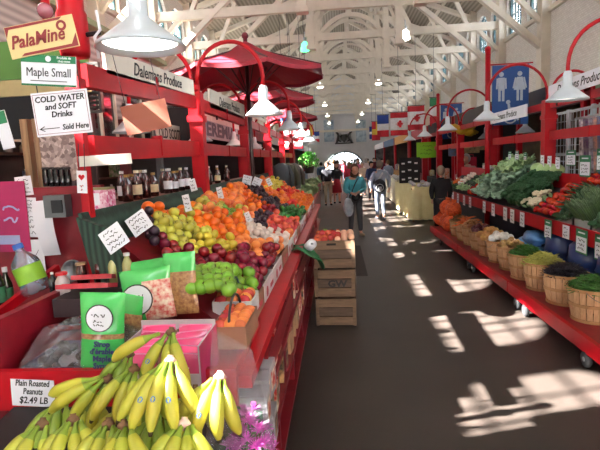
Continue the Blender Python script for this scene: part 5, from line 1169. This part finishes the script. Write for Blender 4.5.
flag(416, 118, 17.5, .6, .86, 'canada', 'red and white maple leaf flag, right of the two over the stalls')
flag(383, 126, 23, .5, .95, 'tri', 'blue, white and red flag left of the maple leaf flags')
flag(376, 131, 26, .42, .95, 'multi', 'yellow and red patterned flag left of the blue one')
flag(372, 133, 29, .3, .7, 'blue', 'narrow blue and white flag nearest the end wall')
flag(434, 112, 17.0, .3, 1.0, 'green', 'green, white and red flag beside the farther restroom banner')
flag(292, 132, 14, .5, .28, 'canada', 'upper sideways maple leaf flag among the left lamps')
flag(303, 134, 16, .4, .3, 'canada', 'small maple leaf flag right of the left lamps')
flag(284, 122, 13, .2, .2, 'tri', 'tiny blue and red pennant high among the left lamps')
flag(294, 144, 15, .55, .3, 'canada', 'lower red and white flag among the left lamps')
flag(310, 133, 24, .35, .8, 'multi', 'yellow and red flag hanging beyond the green bush')
flag(316, 137, 28, .4, .6, 'tri', 'blue and white flag hanging beyond the green bush')
# shop fronts along both sides (far stalls)
def shop(side, Y0, Y1, col, fas, lab, depth=1.6, hz=2.9, glow=0):
    s = side; xw = XR - .3 if s > 0 else XL + .3; xf = xw - s * depth; t = thing('market_shop', lab, 'shop', (xf, (Y0 + Y1) / 2, 0)); D_ = Y1 - Y0
    b = B(); b.box((s * depth * .9, 0, hz / 2), (.06, D_, hz)); b.box((s * depth / 2, -D_ / 2 + .03, hz / 2), (depth, .06, hz)); b.box((s * depth / 2, D_ / 2 - .03, hz / 2), (depth, .06, hz)); b.done('booth_wall', mat('booth wall ' + col, col, .7, col2='2A2426', scale=3, amt=.6), t)
    b = B(); b.box((s * depth / 2, 0, hz), (depth, D_, .06)); b.done('booth_roof', mat('booth roof', 'B8B2A8', .7), t)
    b = B(); b.box((-s * .02, 0, hz - .2), (.05, D_, .42)); fo = b.done('fascia', mat('fascia ' + fas, fas, .5), t)
    b = B(); b.box((.0, 0, .5), (.5, D_ - .1, 1.0)); b.done('counter', mat('counter ' + fas, fas, .6, col2='4A3A34', scale=4), t)
    for k in range(3): b = B(); b.box((s * depth * .78, 0, 1.2 + .45 * k), (.3, D_ - .2, .03)); b.done('shelf', mat('booth shelf', '6A4A38', .6), t)
    for y_ in (-D_ / 2 + .05, D_ / 2 - .05): b = B(); b.box((0, y_, hz / 2), (.1, .1, hz)); b.done('booth_post', RED, t)
    return t
GC = ['C83040', 'E0C060', 'E8E4E0', '4A7AB0', '4A8A50', 'D87838', '7A3A6A', '2A2A30', 'B89060']
def goods(side, Y0, Y1, n, depth=1.6):
    s = side; xw = XR - .3 if s > 0 else XL + .3; xf = xw - s * depth
    for k in range(n):
        lv = k % 4; Y = q.uniform(Y0 + .2, Y1 - .2); c = q.choice(GC); x, z = (xf, 1.0) if lv == 0 else (xf + s * depth * .78, .77 + .45 * lv); h = q.uniform(.14, .32)
        b = B()
        if k % 3 == 0: b.sm = True; b.lathe([(0, 0), (.05, 0), (.055, h * .6), (.02, h * .8), (.022, h), (0, h)], n=10); nm, cat = 'shop_bottle', 'bottle'
        else: b.box((0, 0, h / 2), (.16, q.uniform(.12, .3), h)); b.box((0, 0, h + .01), (.1, .1, .02)); nm, cat = 'shop_box', 'box'
        o = b.done(nm, mat('goods ' + c, c, .45, col2='D8D0C8', scale=18, amt=.3), None, loc=(x, Y, z + .015), rot=(0, 0, q.uniform(-.3, .3)))
        tag(o, '%s of goods in the shops on the %s side of the hall' % (cat, 'vegetable' if s > 0 else 'fruit'), cat, 'shop %s, %s side' % ('bottles' if cat == 'bottle' else 'boxes', 'vegetable' if s > 0 else 'fruit'))
rs = [(4.6, 7.6, '3A3634', '7A9A74', 'shop behind the wire racks with a dull green fascia'), (7.8, 10.6, '8A7A60', '2A2A2E', 'shop with tan walls behind the large restroom banner'), (10.8, 14.8, '2A2628', '22201C', 'dark shop hung with yellow things behind the vendor'), (15, 19, '241E20', '1A1A20', 'dark shop beside the farther restroom banner'), (19.3, 24, '3A2226', 'A82030', 'shop with a red fascia beneath the maple leaf flags'), (24.3, 30, '4A3A2A', 'C88830', 'shop with an orange fascia far down the hall'), (30.3, 37, '6A5A54', '3A5A80', 'shop with a blue fascia far down the hall'), (37.3, 46, '8A8080', 'D8D0CC', 'last pale shop before the end wall, near the banners')]
for i, (a, c, col, fas, lb) in enumerate(rs): shop(1, a, c, col, fas, lb, 1.9 if i < 2 else 2.2); goods(1, a, c, 20 if i < 5 else 10, 1.9 if i < 2 else 2.2)
lsd = [(8.8, 12.6, '3A3436', 'D8D4CC', 'shop with a white fascia behind the second umbrella'), (12.9, 17, '2E2A2C', '8A2230', 'shop with a dark red fascia beyond the fruit'), (17.3, 22, '4A4240', 'C8C0B8', 'pale shop beyond the hanging green bush'), (22.3, 28, '5A3A3A', 'C03048', 'shop with a bright red fascia on the fruit side'), (28.3, 36, '6A6462', '5A7A98', 'shop with a blue grey fascia on the fruit side'), (36.3, 46, '8A8484', 'E0D8D0', 'last pale shop on the fruit side')]
for a, c, col, fas, lb in lsd: shop(-1, a, c, col, fas, lb, 2.6); goods(-1, a, c, 16, 2.6)
# more counters of colourful produce along the far aisle
def far_counter(lab, X, Y0, Y1, m, kinds, n, sgn):
    t = thing('produce_counter', lab, 'counter', (X, (Y0 + Y1) / 2, 0)); D_ = Y1 - Y0
    b = B(); b.box((0, 0, .42), (.7, D_, .84)); b.done('counter_body', m, t); b = B(); b.box((-sgn * .36, 0, .86), (.05, D_, .1)); b.done('front_rail', RED, t)
    for k in range(n): put(q.choice(kinds), Vector((X + q.uniform(-.3, .3), q.uniform(Y0 + .1, Y1 - .1), .9 + q.uniform(0, .1))), 1.15)
far_counter('red counter heaped with mixed fruit beyond the main fruit slope', -.95, 9.6, 13.4, DRED, ['tomato', 'tangerine', 'lettuce', 'red_apple'], 110, -1)
far_counter('farther red counter under the hanging green bush', -1.1, 14, 19, DRED, ['lettuce', 'tomato', 'cabbage'], 60, -1)
# hanging green bush
t = thing('hanging_plant', 'bright green bushy plant hanging above the far fruit counter', 'plant', at(309, 166, Y=trY[6]))
b = B(); b.lathe([(0, -.22), (.12, -.22), (.17, 0), (.15, 0)], n=14); b.done('pot', mat('dark pot', '3A2A26', .6), t)
b = B(); b.tube([(0, 0, 0), (0, 0, CH - .1 - t.location.z)], .006, 4); b.done('chain', INK, t)
b = B()
for k in range(420):
    a, e_ = q.uniform(0, 6.283), q.uniform(-.5, 1.5); r_ = .34 * q.random() ** .4; c = Vector((r_ * math.cos(a) * math.cos(e_), r_ * math.sin(a) * math.cos(e_), .1 + r_ * math.sin(e_))); d = Vector((q.uniform(-1, 1), q.uniform(-1, 1), q.uniform(-.3, 1))).normalized(); sd = d.cross(Vector((q.random(), 1, q.random()))).normalized() * .02
    b.poly([c - d * .035, c + sd, c + d * .04, c - sd])
b.done('foliage', mat('fresh green leaf', '6AB84A', .55, col2='4A9838', scale=8), t)
# ------------------------------------------------------------------ hand written and printed signs at the near post
def sign(lab, c, w, h, rot, m, nm='hanging_sign', th=.006):
    b = B(); b.box((0, 0, 0), (w, th, h)); o = b.done(nm, m, None, loc=c, rot=brot(*rot)); return tag(o, lab, 'sign')
tan = mat('cream sign board', 'E2CE94', .5, col2='D8C084', scale=4); maroon = mat('maroon sign print', '8E2A2E', .5)
o = sign('cream and maroon lettered sign tilted above the maple sign', at(42, 37, Y=1.98), .285, .128, (6, 0, -9), tan)
b = B(); b.prism([(-.14, -.0045, .062), (.1, -.0045, .062), (.085, -.0045, .052), (-.125, -.0045, .052), (-.14, -.0045, .02)], (0, .001, 0)); b.done('maroon_corner', maroon, o)
b = B(); b.prism([(.14, -.0045, -.062), (-.1, -.0045, -.06), (-.085, -.0045, -.05), (.115, -.0045, -.05), (.14, -.0045, -.01)], (0, .001, 0)); b.done('maroon_corner', maroon, o)
text('PalaMine', .072, maroon, o, (-.02, -.005, -.004), brot(0, 90, 0), shear=.3, sx=.88, bold=.02)
b = B(); b.lathe([(.011, 0), (.021, 0), (.021, .001), (.011, .001)], (.09, -.005, .028), 20, Matrix.Rotation(math.pi / 2, 3, 'X')); b.done('round_emblem', maroon, o)
o = sign('white hand lettered maple sign with a green top strip', at(49, 71, Y=1.99), .225, .125, (6, 0, 5), WHITE)
b = B(); b.box((0, -.0042, .047), (.225, .001, .03)); b.done('green_header', GREENC, o); b = B(); b.box((0, -.0042, -.059), (.225, .001, .008)); b.done('green_footer', GREENC, o)
text('Produits de\nchez-nous', .014, WHITE, o, (.065, -.005, .047), sx=.9); b = B(); b.lathe([(0, 0), (.012, 0), (.012, .001), (0, .001)], (0, -.005, .048), 12, Matrix.Rotation(math.pi / 2, 3, 'X')); b.done('round_mark', WHITE, o)
text('Maple Small', .05, INK, o, (0, -.0045, -.008), sx=.78, bold=0); b = B(); b.box((0, -.0042, -.042), (.15, .001, .003)); b.done('underline', INK, o)
o = sign('white hand lettered cold water and soft drinks sign with an arrow', at(62, 113, Y=2.0), .235, .182, (6, 0, -3), WHITE)
text('COLD WATER\nand SOFT\nDrinks', .034, INK, o, (0, -.0045, .028), shear=.15, sx=.95, bold=.02); text('Sold Here', .032, INK, o, (.05, -.0045, -.06), shear=.15, sx=.85, bold=.02)
b = B(); b.box((-.06, -.0042, -.06), (.085, .001, .003)); b.beam((-.1, -.0042, -.06), (-.08, -.0042, -.05), .001, .003); b.beam((-.1, -.0042, -.06), (-.08, -.0042, -.07), .001, .003); b.done('arrow', INK, o)
b = B()
for z in (-.082, .082): b.box((0, -.0042, z), (.222, .001, .0015))
for x in (-.111, .111): b.box((x, -.0042, 0), (.0015, .001, .164))
b.done('thin_border', maroon, o)
sign('blank brown cardboard sheet hanging crooked under the upper rail', at(146, 117, Y=2.75), .26, .165, (8, 0, -9), mat('brown corrugated card', '96563F', .7, col2='98584A', scale=3, stretch=(1, 1, 8)), 'cardboard_sheet')
sign('plain white sheet hanging just below the lower rail', at(105, 160, Y=2.45), .28, .054, (4, 0, -1), mat('cream sheet', 'DCD6CC', .6), 'paper_sheet')
o = sign('green and white tag hanging at the picture edge by the drinks sign', at(4, 130, Y=2.1), .055, .17, (5, 0, -10), WHITE, 'hanging_tag'); b = B(); b.box((0, -.0042, .055), (.055, .001, .055)); b.done('green_header', GREENC, o)
# red backboard with papers
b = B(); p, q_ = at(-30, 183, Y=3.0), at(102, 183, Y=3.0); b.box(((p.x + q_.x) / 2, 3.0, 1.23), (q_.x - p.x, .05, .95)); o = b.done('red_backboard', DRED, None, world=True); tag(o, 'dark red backboard covered with papers behind the near counter', 'board')
b = B(); b.box((-2.05, 2.5, .45), (1.3, 1.1, .9)); o = b.done('side_cabinet', mat('dark cabinet', '2E2226', .6), None, world=True); tag(o, 'dark low cabinet under the water jug and drinks', 'cabinet')
papers = [(24, 186, 18, 20, -4, 'upper paper list on the magenta poster edge'), (27, 206, 20, 18, 4, 'middle paper list taped to the red backboard'), (29, 219, 13, 12, -6, 'small paper scrap below the middle list'), (30, 230, 17, 15, 3, 'crooked paper above the water jug'), (36, 262, 20, 48, 0, 'long pale paper behind the water jug')]
for k, (px, py, w_, h_, r_, lb) in enumerate(papers):
    card(lb, at(px, py, Y=2.96 - .004 * k), w_ * 2.97 / 480, h_ * 2.97 / 480, (0, 0, r_), rows=4 if k < 2 else 2, seed=k + 60, cat='paper', name='paper_note', lw=.003)
b = B(); b.grid(lambda u, v: Vector(((u - .5) * (.115 + .03 * v), -.03 * math.sin(v * 2.6) - .02 * u * v, (v - .5) * .36)), 6, 12); o = b.done('till_receipt', WHITE, None, loc=at(48, 228, Y=2.93), rot=brot(0, 0, -3)); o.modifiers.new('t', 'SOLIDIFY').thickness = .001; tag(o, 'long curling white receipt strip hanging over the grey metal box', 'receipt')
o = sign('magenta poster with blue print at the picture edge', at(8, 217, Y=2.94), .27, .46, (0, 0, 1), mat('magenta poster', 'B4205E', .5, col2='8E1A50', scale=3), 'poster'); b = B(); scrib(b, .2, .14, 2, -.006, 90, 0, .02, .012); b.box((-.02, -.0045, -.15), (.18, .001, .06)); b.done('pale_print', mat('pale blue print', 'A8B4DC', .5), o)
mb = thing('metal_box', 'grey metal switch box on the red backboard', 'box', at(58, 206, Y=2.92)); b = B(); b.box((0, 0, 0), (.14, .08, .14)); b.done('box_body', mat('grey sheet metal', '6E7476', .4, metal=.5), mb); b = B(); b.box((.02, -.045, 0), (.07, .01, .08)); b.done('dark_cover', mat('dark cover', '24282A', .5), mb)
o = sign('white card with a red heart on the near red rail end', at(82, 182, Y=2.38), .052, .115, (0, 0, 4), WHITE, 'heart_card'); b = B(); b.prism([(.018 * 16 / 17 * math.sin(i * .2992) ** 3, -.0045, .025 + .0011 * (13 * math.cos(i * .2992) - 5 * math.cos(2 * i * .2992) - 2 * math.cos(3 * i * .2992) - math.cos(4 * i * .2992))) for i in range(21)], (0, .001, 0)); b.done('heart', RED, o)
b = B(); scrib(b, .03, .035, 2, -.004, 5, 0, -.03, .003); b.done('red_writing', RED, o)
# picture board, shelf with dark jars, wooden posts, pink tin
o = sign('board crowded with small colourful pictures beneath the drinks sign', at(59, 158, Y=3.3), .26, .33, (0, 0, 0), mat('crowded small pictures', '6A5A58', .5, kind='voronoi', col2='C8B8B0', scale=38), 'picture_board')
b = B(); b.box(at(58, 188, Y=3.15), (.3, .2, .015)); o = b.done('small_shelf', mat('pale shelf', 'C8C0BC', .5), None, world=True); tag(o, 'small pale shelf holding dark jars in front of the picture board', 'shelf')
for k in range(5): bottle('dark_jar', 'dark jar standing on the small pale shelf', 'jar', at(47 + 5.5 * k, 186.5, Y=3.14), .022, .13, dkgl, mat('black lid', '1E1C1C', .5), group='dark jars on the small shelf', neck=.8)
tw = mat('tan wooden post', 'A08060', .7, kind='wave', col2='86684C', scale=8)
for k, (px, lb) in enumerate(((30, 'left tan wooden post behind the near red board'), (42, 'tan wooden post next to the picture board'))):
    p = at(px, 160, Y=3.5); b = B(); b.box((p.x, 3.5, 1.1), (.055, .06, 2.2)); o = b.done('wooden_post', tw, None, world=True); tag(o, lb, 'post')
t = thing('gift_tin', 'pink and white patterned tin beside the syrup bottles', 'tin', at(101, 209, Y=2.82)); b = B(); b.box((0, 0, .06), (.15, .1, .12)); b.done('tin_body', mat('pink patterned tin', 'C83878', .4, kind='voronoi', col2='F0D8E4', scale=55), t); b = B(); b.box((0, 0, .125), (.154, .104, .014)); b.done('tin_lid', mat('olive lid', '8A8858', .4), t); b = B(); b.box((0, -.051, .065), (.05, .002, .07)); b.done('pale_label', WHITE, t)
# syrup bottles on the ledge
PB = None; cl = ['cream label', 'white label']
q = random.Random(31)
for k, (Y, x_) in enumerate([(3.2, 0), (3.28, .07), (3.36, 0), (3.44, .07), (3.52, 0), (3.6, .07), (3.68, 0), (4.0, 0), (4.08, .07), (4.16, 0), (4.24, .07), (4.34, 0), (4.44, .06), (4.52, 0), (5.0, 0), (5.15, .06), (5.3, 0), (5.5, .05), (5.7, 0), (5.9, .05), (6.2, 0), (6.4, .05)]):
    nearc = k < 7; h = .21 if k % 3 else .185
    bottle('syrup_bottle', 'maple syrup bottle in the row on the wooden ledge, %s' % ('before the first full red post' if k < 7 else 'around the first full red post' if k < 14 else 'past the first full red post'), 'bottle', (-1.5 - x_ + .05, Y, 1.576), .036, h, syr, (mat('gold cap', 'B89048', .4), whc, mat('cream cap', 'D8CCB0', .5))[k % 3], (crm, WHITE)[k % 2] if k % 4 else None, None, .36, 'ledge syrup bottles %d' % (0 if k < 7 else 1 if k < 14 else 2), (.2, .55))
for o in list(bpy.data.objects):
    if o.get('group', '').startswith('ledge syrup bottles'): o['group'] = 'syrup bottles on the ledge ' + {'0': 'before the first full post', '1': 'around the first full post', '2': 'past the first full post'}[o['group'][-1]]
# shop fronts behind the fruit stall
clap = mat('weathered clapboard', 'B4ADA6', .7, kind='wave', col2='8E8884', scale=3.5, stretch=(0, 0, 1)); [n for n in clap.node_tree.nodes if n.type == 'TEX_WAVE'][0].inputs['Distortion'].default_value = 0
[n for n in clap.node_tree.nodes if n.type == 'TEX_WAVE'][0].bands_direction = 'Z'
t = thing('market_shop', 'clapboard shop front with windows behind the fruit stall', 'shop', (-3.3, 5.6, 0))
b = B(); b.box((0, 0, 3.1), (.12, 6.6, 1.1)); b.done('upper_boarding', clap, t)
b = B(); b.box((-.9, 0, 1.3), (.1, 6.6, 2.6)); b.done('dark_interior', mat('dark shop inside', '2A2624', .8, col2='4A403A', scale=3), t)
b = B(); b.box((-.2, 0, .5), (.6, 6.6, 1.0)); b.done('shop_counter', mat('dim counter wood', '5A3A30', .6), t)
b = B(); b.box((.02, 0, 3.68), (.4, 6.7, .08)); b.done('cornice', mat('pale green cornice', '8AA07A', .6), t)
dwall = mat('grey shop door paint', '6A6E74', .5)
for k, (Y, w_) in enumerate(((-2.3, .9), (-.8, .9), (.9, .9), (2.3, .9))):
    b = B(); z0, z1 = 2.15, 2.95; 
    for yy in (-w_ / 2, 0, w_ / 2): b.box((.07, Y + yy, (z0 + z1) / 2), (.05, .05, z1 - z0))
    for zz in (z0, z1): b.box((.07, Y, zz), (.05, w_ + .05, .05))
    f_ = b.done('window_frame', HALL, t); b = B(); b.box((.06, Y, (z0 + z1) / 2), (.01, w_, z1 - z0)); b.done('pane', mat('dark glass', '1E2428', .1, coat=.5), f_)
for k in range(3):
    b = B(); b.box((-.82, 0, 1.25 + .4 * k), (.25, 6.4, .03)); b.done('shelf', mat('booth shelf', '6A4A38', .6), t)
for k, Y in enumerate((-3.2, -1.5, .1, 1.7, 3.2)): b = B(); b.box((0, Y, 1.4), (.12, .14, 2.8)); b.done('door_post', (dwall, mat('dull red post', '6A1C24', .6))[k % 2], t)
for k in range(44):
    Y = q.uniform(2.5, 8.6); lv = k % 4; c = q.choice(GC); h = q.uniform(.14, .28); x, z = (-3.45, 1.0) if lv == 0 else (-4.1, .865 + .4 * lv); b = B()
    if k % 2: b.sm = True; b.lathe([(0, 0), (.05, 0), (.055, h * .6), (.02, h * .8), (.022, h), (0, h)], n=10)
    else: b.box((0, 0, h / 2), (.15, .18, h)); b.box((0, 0, h + .01), (.08, .1, .02))
    o = b.done('shop_bottle' if k % 2 else 'shop_box', mat('goods ' + c, c, .45), None, loc=(x, Y, z), rot=(0, 0, q.uniform(-.3, .3))); tag(o, ('bottle' if k % 2 else 'box') + ' on the shelves of the clapboard shop front', 'bottle' if k % 2 else 'box', 'clapboard shop ' + ('bottles' if k % 2 else 'boxes'))
p = at(174, 134, X=-2.9); t = thing('shop_sign', 'small white framed sign with dark capitals behind the brown cardboard', 'sign', p); b = B(); b.box((0, 0, 0), (.03, 1.7, .3)); b.done('panel', boards, t); text('OLD SCOTIA R.A', .24, INK, t, (.018, 0, -.02), (math.pi / 2, 0, math.pi / 2), sx=.85, bold=.02); 
p = at(223, 133, X=-2.48); t = thing('shop_sign', 'long grey blue sign reading JEREMIAH seen through the stall frame', 'sign', p); b = B(); b.box((0, 0, 0), (.04, 4.2, .34)); b.done('panel', mat('grey blue sign', '9AA4AC', .5), t); text('JEREMIAH', .36, mat('dark blue letters', '1E3A50', .5), t, (.025, 0, 0), (math.pi / 2, 0, math.pi / 2), sx=2.1, bold=.04)
p = at(258, 148, X=-2.45); t = thing('shop_sign', 'small grey sign between the second and third full red posts', 'sign', p); b = B(); b.box((0, 0, 0), (.04, 1.2, .24)); b.done('panel', mat('grey sign', 'A8A8A8', .5), t); k_ = B(); kk = B(); scrib(kk, .9, .14, 1, 0, 9, 0, 0, .02)
for v in kk.bm.verts: v.co = Vector((.024 + v.co.y, v.co.x, v.co.z))
kk.done('lettering', INK, t)
# green awning, shutter at the far left
t = thing('shop_awning', 'green and cream striped fascia at the left picture edge', 'awning', at(8, 90, Y=3.6)); b = B(); b.box((-.5, .3, .28), (2.0, .05, .3)); b.done('green_band', mat('awning green', '5E8A44', .6, col2='4C7838', scale=3), t); b = B(); b.box((-.5, .3, .06), (2.0, .05, .13)); b.done('cream_band', mat('awning cream', 'B8A878', .6), t); b = B(); b.box((-.5, .3, -.18), (2.0, .06, .34)); b.done('dark_valance', mat('dark valance', '1A1C20', .7), t)
for xx in (-1.3, .4): b = B(); b.box((xx, .3, -1.05 - .38), (.06, .05, 2.0)); b.done('awning_post', tw, t)
t = thing('louvre_shutter', 'dark louvred shutter behind the drinks sign', 'shutter', at(88, 112, Y=3.55)); b = B()
for k in range(9): b.box((0, 0, .03 + .035 * k), (.2, .03, .014), Matrix.Rotation(.5, 3, 'X'))
b.done('slat_panel', mat('dark slats', '2C2826', .6), t); b = B(); 
for s_ in (-1, 1): b.box((s_ * .11, 0, .17), (.02, .04, .34))
b.box((0, 0, .345), (.24, .04, .02)); b.box((0, 0, -.0), (.24, .04, .02)); b.box((0, 0, -1.2), (.05, .03, 2.4)); b.done('shutter_frame', mat('dark frame', '3A3432', .6), t)
# jackets hanging beyond the fruit
for k, (px, Y) in enumerate(((281, 11.2), (287, 11.6), (293, 12.0))):
    p = at(px, 163, Y=Y); t = thing('hanging_jacket', '%s jacket on a hanger beyond the red posts' % ('dark grey', 'olive grey', 'brownish grey')[k], 'jacket', p)
    b = B(); b.sm = True; b.lathe([(.05, 0), (.17, -.06), (.19, -.2), (.17, -.6), (.18, -.65), (.16, -.65)], n=14); 
    for s_ in (-1, 1): b.tube([(s_ * .14, 0, -.07), (s_ * .24, 0, -.3), (s_ * .23, 0, -.55)], [.06, .055, .045], 8)
    b.done('jacket_body', mat(('jacket a', 'jacket b', 'jacket c')[k], ('5A6268', '6A6A58', '6A605A')[k], .8), t); b = B(); b.tube([(0, 0, -.02), (0, 0, .06), (.02, 0, .08), (.035, 0, .06)], .004, 5); b.done('hanger_hook', INK, t)
# paper roll and green cloth hanging on the aisle edge
p = at(298, 256, Y=4.9); b = B(); b.sm = True; b.lathe([(.012, 0), (.05, 0), (.05, .2), (.012, .2)], (0, 0, 0), 20, Matrix.Rotation(rad(70), 3, 'X')); o = b.done('paper_roll', WHITE, None, loc=(-.33, 4.75, .93), rot=(0, 0, rad(15))); tag(o, 'white paper roll held against the counter edge above the green cloth', 'paper roll')
b = B(); b.sm = True; b.grid(lambda u, v: Vector((-.1 + .27 * u + .03 * math.sin(v * 5), .42 * (v - .5), .02 * math.sin(u * 7 + v * 4) - .24 * u * u * math.sin(.4 + 2.2 * v))), 10, 10); o = b.done('green_cloth', mat('dark green cloth', '1E7A48', .7, col2='165C36'), None, loc=(-.36, 4.55, .98)); o.modifiers.new('t', 'SOLIDIFY').thickness = .004; tag(o, 'dark green cloth hanging over the counter edge by the white roll', 'cloth')
# wire racks, hanging garments behind the vegetables
ww = mat('white wire', 'D0D4D8', .4)
for k, (Ya, Yb) in enumerate(((8.0, 8.95), (7.05, 7.95))):
    t = thing('wire_rack', '%s white wire grid rack standing behind the vegetables' % ('taller', 'nearer')[k], 'rack', (3.62, (Ya + Yb) / 2, 1.25)); D_ = Yb - Ya
    b = B()
    for s_ in (-1, 1): b.box((0, s_ * D_ / 2, .45), (.04, .04, 1.4))
    for z in (.45, .8, 1.12): b.box((0, 0, z), (.03, D_, .03))
    b.box((0, 0, -.24), (.3, D_, .03)); b.box((0, -D_ / 2, -.7), (.04, .04, 1.1)); b.box((0, D_ / 2, -.7), (.04, .04, 1.1)); b.done('frame', ww, t)
    b = B()
    for i in range(9): b.box((0, -D_ / 2 + D_ * i / 8, .6), (.008, .012, 1.05))
    for i in range(9): b.box((0, 0, .1 + 1.0 * i / 8), (.008, D_, .012))
    b.done('grid', ww, t)
gcol = ['C8A890', 'D0C8D8', '7A6AA0', 'E0D0C8', 'A84860', '5A7AA8', 'D89A80', 'B8B0C0', '6A4A70', 'E8E0E0']
for k in range(10):
    Y = 6.15 + .12 * k; t = thing('hanging_scarf', 'long patterned scarf hanging in the row behind the price cards, %s' % ['first', 'second', 'third', 'fourth', 'fifth', 'sixth', 'seventh', 'eighth', 'ninth', 'tenth'][k] + ' from the picture edge', 'scarf', (3.45, Y, 2.2))
    b = B(); b.sm = True; b.grid(lambda u, v: Vector((.02 * math.sin(u * 9 + k), (u - .5) * (.07 + .05 * v) - .1 * v, -.75 * v)), 8, 8); o = b.done('cloth_panel', mat('scarf ' + gcol[k], gcol[k], .8, col2='8A7A80', scale=20, amt=.3), t); o.modifiers.new('t', 'SOLIDIFY').thickness = .01
b = B(); b.sm = True; b.tube([(3.45, 6.0, 2.22), (3.45, 7.4, 2.22)], .014, 8); b.tube([(3.45, 6.02, 2.22), (3.45, 6.02, .01)], .014, 8); b.tube([(3.45, 7.38, 2.22), (3.45, 7.38, .01)], .014, 8); o = b.done('clothes_rail', ww, None, world=True); tag(o, 'white rail that the patterned scarves hang from', 'rail')
# yellow things on the dark shop, red bag
ym = mat('yellow plastic', 'D8B020', .5, col2='B8901A')
for k, (px, py) in enumerate(((453, 128), (462, 131), (467, 128), (470, 133))):
    p = at(px, py, Y=12.6); b = B(); b.sm = True; b.ball((0, 0, 0), .12, 10, (1.3, .6, .7), None, .4, k, 3); b.tube([(-.1, 0, 0), (.05, 0, .08), (.2, 0, .0)], .03, 6); o = b.done('yellow_toy', ym, None, loc=p); tag(o, 'small yellow plastic toy hung on the dark shop front past the banners', 'toy', 'yellow toys on the dark shop')
b = B(); p = at(471, 163, Y=12.9); b.box((0, 0, 0), (.26, .1, .3)); b.tube([(-.06, 0, .15), (-.05, 0, .22), (.05, 0, .22), (.06, 0, .15)], .008, 5); o = b.done('red_bag', mat('bright pink red', 'D02848', .5), None, loc=p); tag(o, 'bright red gift bag hanging behind the grey haired vendor', 'bag')
for k, (px, py, w_, c) in enumerate(((470, 149, .5, 'C8A878'), (455, 152, .35, '4A78A8'), (482, 146, .3, 'C0A080'))):
    b = B(); b.box((0, 0, 0), (w_, .03, .22)); b.box((0, -.01, 0), (w_ * .8, .03, .1)); o = b.done('small_board', mat('board ' + c, c, .6, col2='6A5A48', scale=12), None, loc=at(px, py, Y=13.6)); tag(o, 'small %s board on the dark shop behind the vendor' % ('wide tan', 'blue', 'narrow tan')[k], 'board')
# net sack pile and boxes near the far end of the vegetable stand
for k, (Y, x, z) in enumerate(((9.75, 2.2, .25), (10.2, 2.25, .25), (10.65, 2.2, .25), (9.95, 2.3, .5), (10.45, 2.3, .5))):
    b = B(); b.sm = True; b.ball((0, 0, .16), .2, 12, (.85, 1.0, .85), None, .15, k, 5); b.tube([(0, 0, .3), (.02, 0, .38)], [.04, .06], 8); o = b.done('net_sack', mat('orange net sack', 'E06028', .6, kind='voronoi', col2='B83C18', scale=30), None, loc=(x, Y, z)); tag(o, 'orange net sack of carrots piled at the far end of the low shelf', 'sack', 'orange sacks on the low shelf')

# added board, out of view to the left, keeps sun off the near signs
t = thing('shade_board', 'large unseen board added beyond the left edge to shade the near signs', 'board', (-2.0, 1.55, 2.45)); b = B(); b.box((0, 0, .55), (.04, 1.1, 1.1)); b.done('panel', boards, t)
for s_ in (-1, 1): b = B(); b.box((0, s_ * .52, -.7), (.06, .06, 3.5)); b.done('board_post', RED, t)

for o in list(bpy.data.objects):
    if o.name.startswith('name_board') and o.location.x > 0:
        for c in o.children:
            if c.name.startswith('panel'): c.data.materials[0] = WHITE

def hang(nm, dz, w_, up=0.0, dn_=0):
    for o in list(bpy.data.objects):
        if o.parent is None and (o.name == nm or (nm.endswith('*') and o.name.startswith(nm[:-1]))):
            for s_ in (-1, 1):
                b = B(); b.box((s_ * w_ / 2, .004, up + dz / 2), (.003, .003, abs(dz))); b.done('string', INK, o)
hang('hanging_sign.002', .12, .18, .09); hang('cardboard_sheet', .3, .2, .07); hang('heart_card', .14, .03, .055); hang('picture_board', -1.35, .2, -.16); hang('lime_poster', .6, .5, .25)
for o in list(bpy.data.objects):
    if o.parent is None and o.name == 'small_shelf': b = B(); b.box((0, .08, -.75), (.26, .02, 1.5)); b.done('shelf_support', mat('dark frame', '3A3432', .6), o)
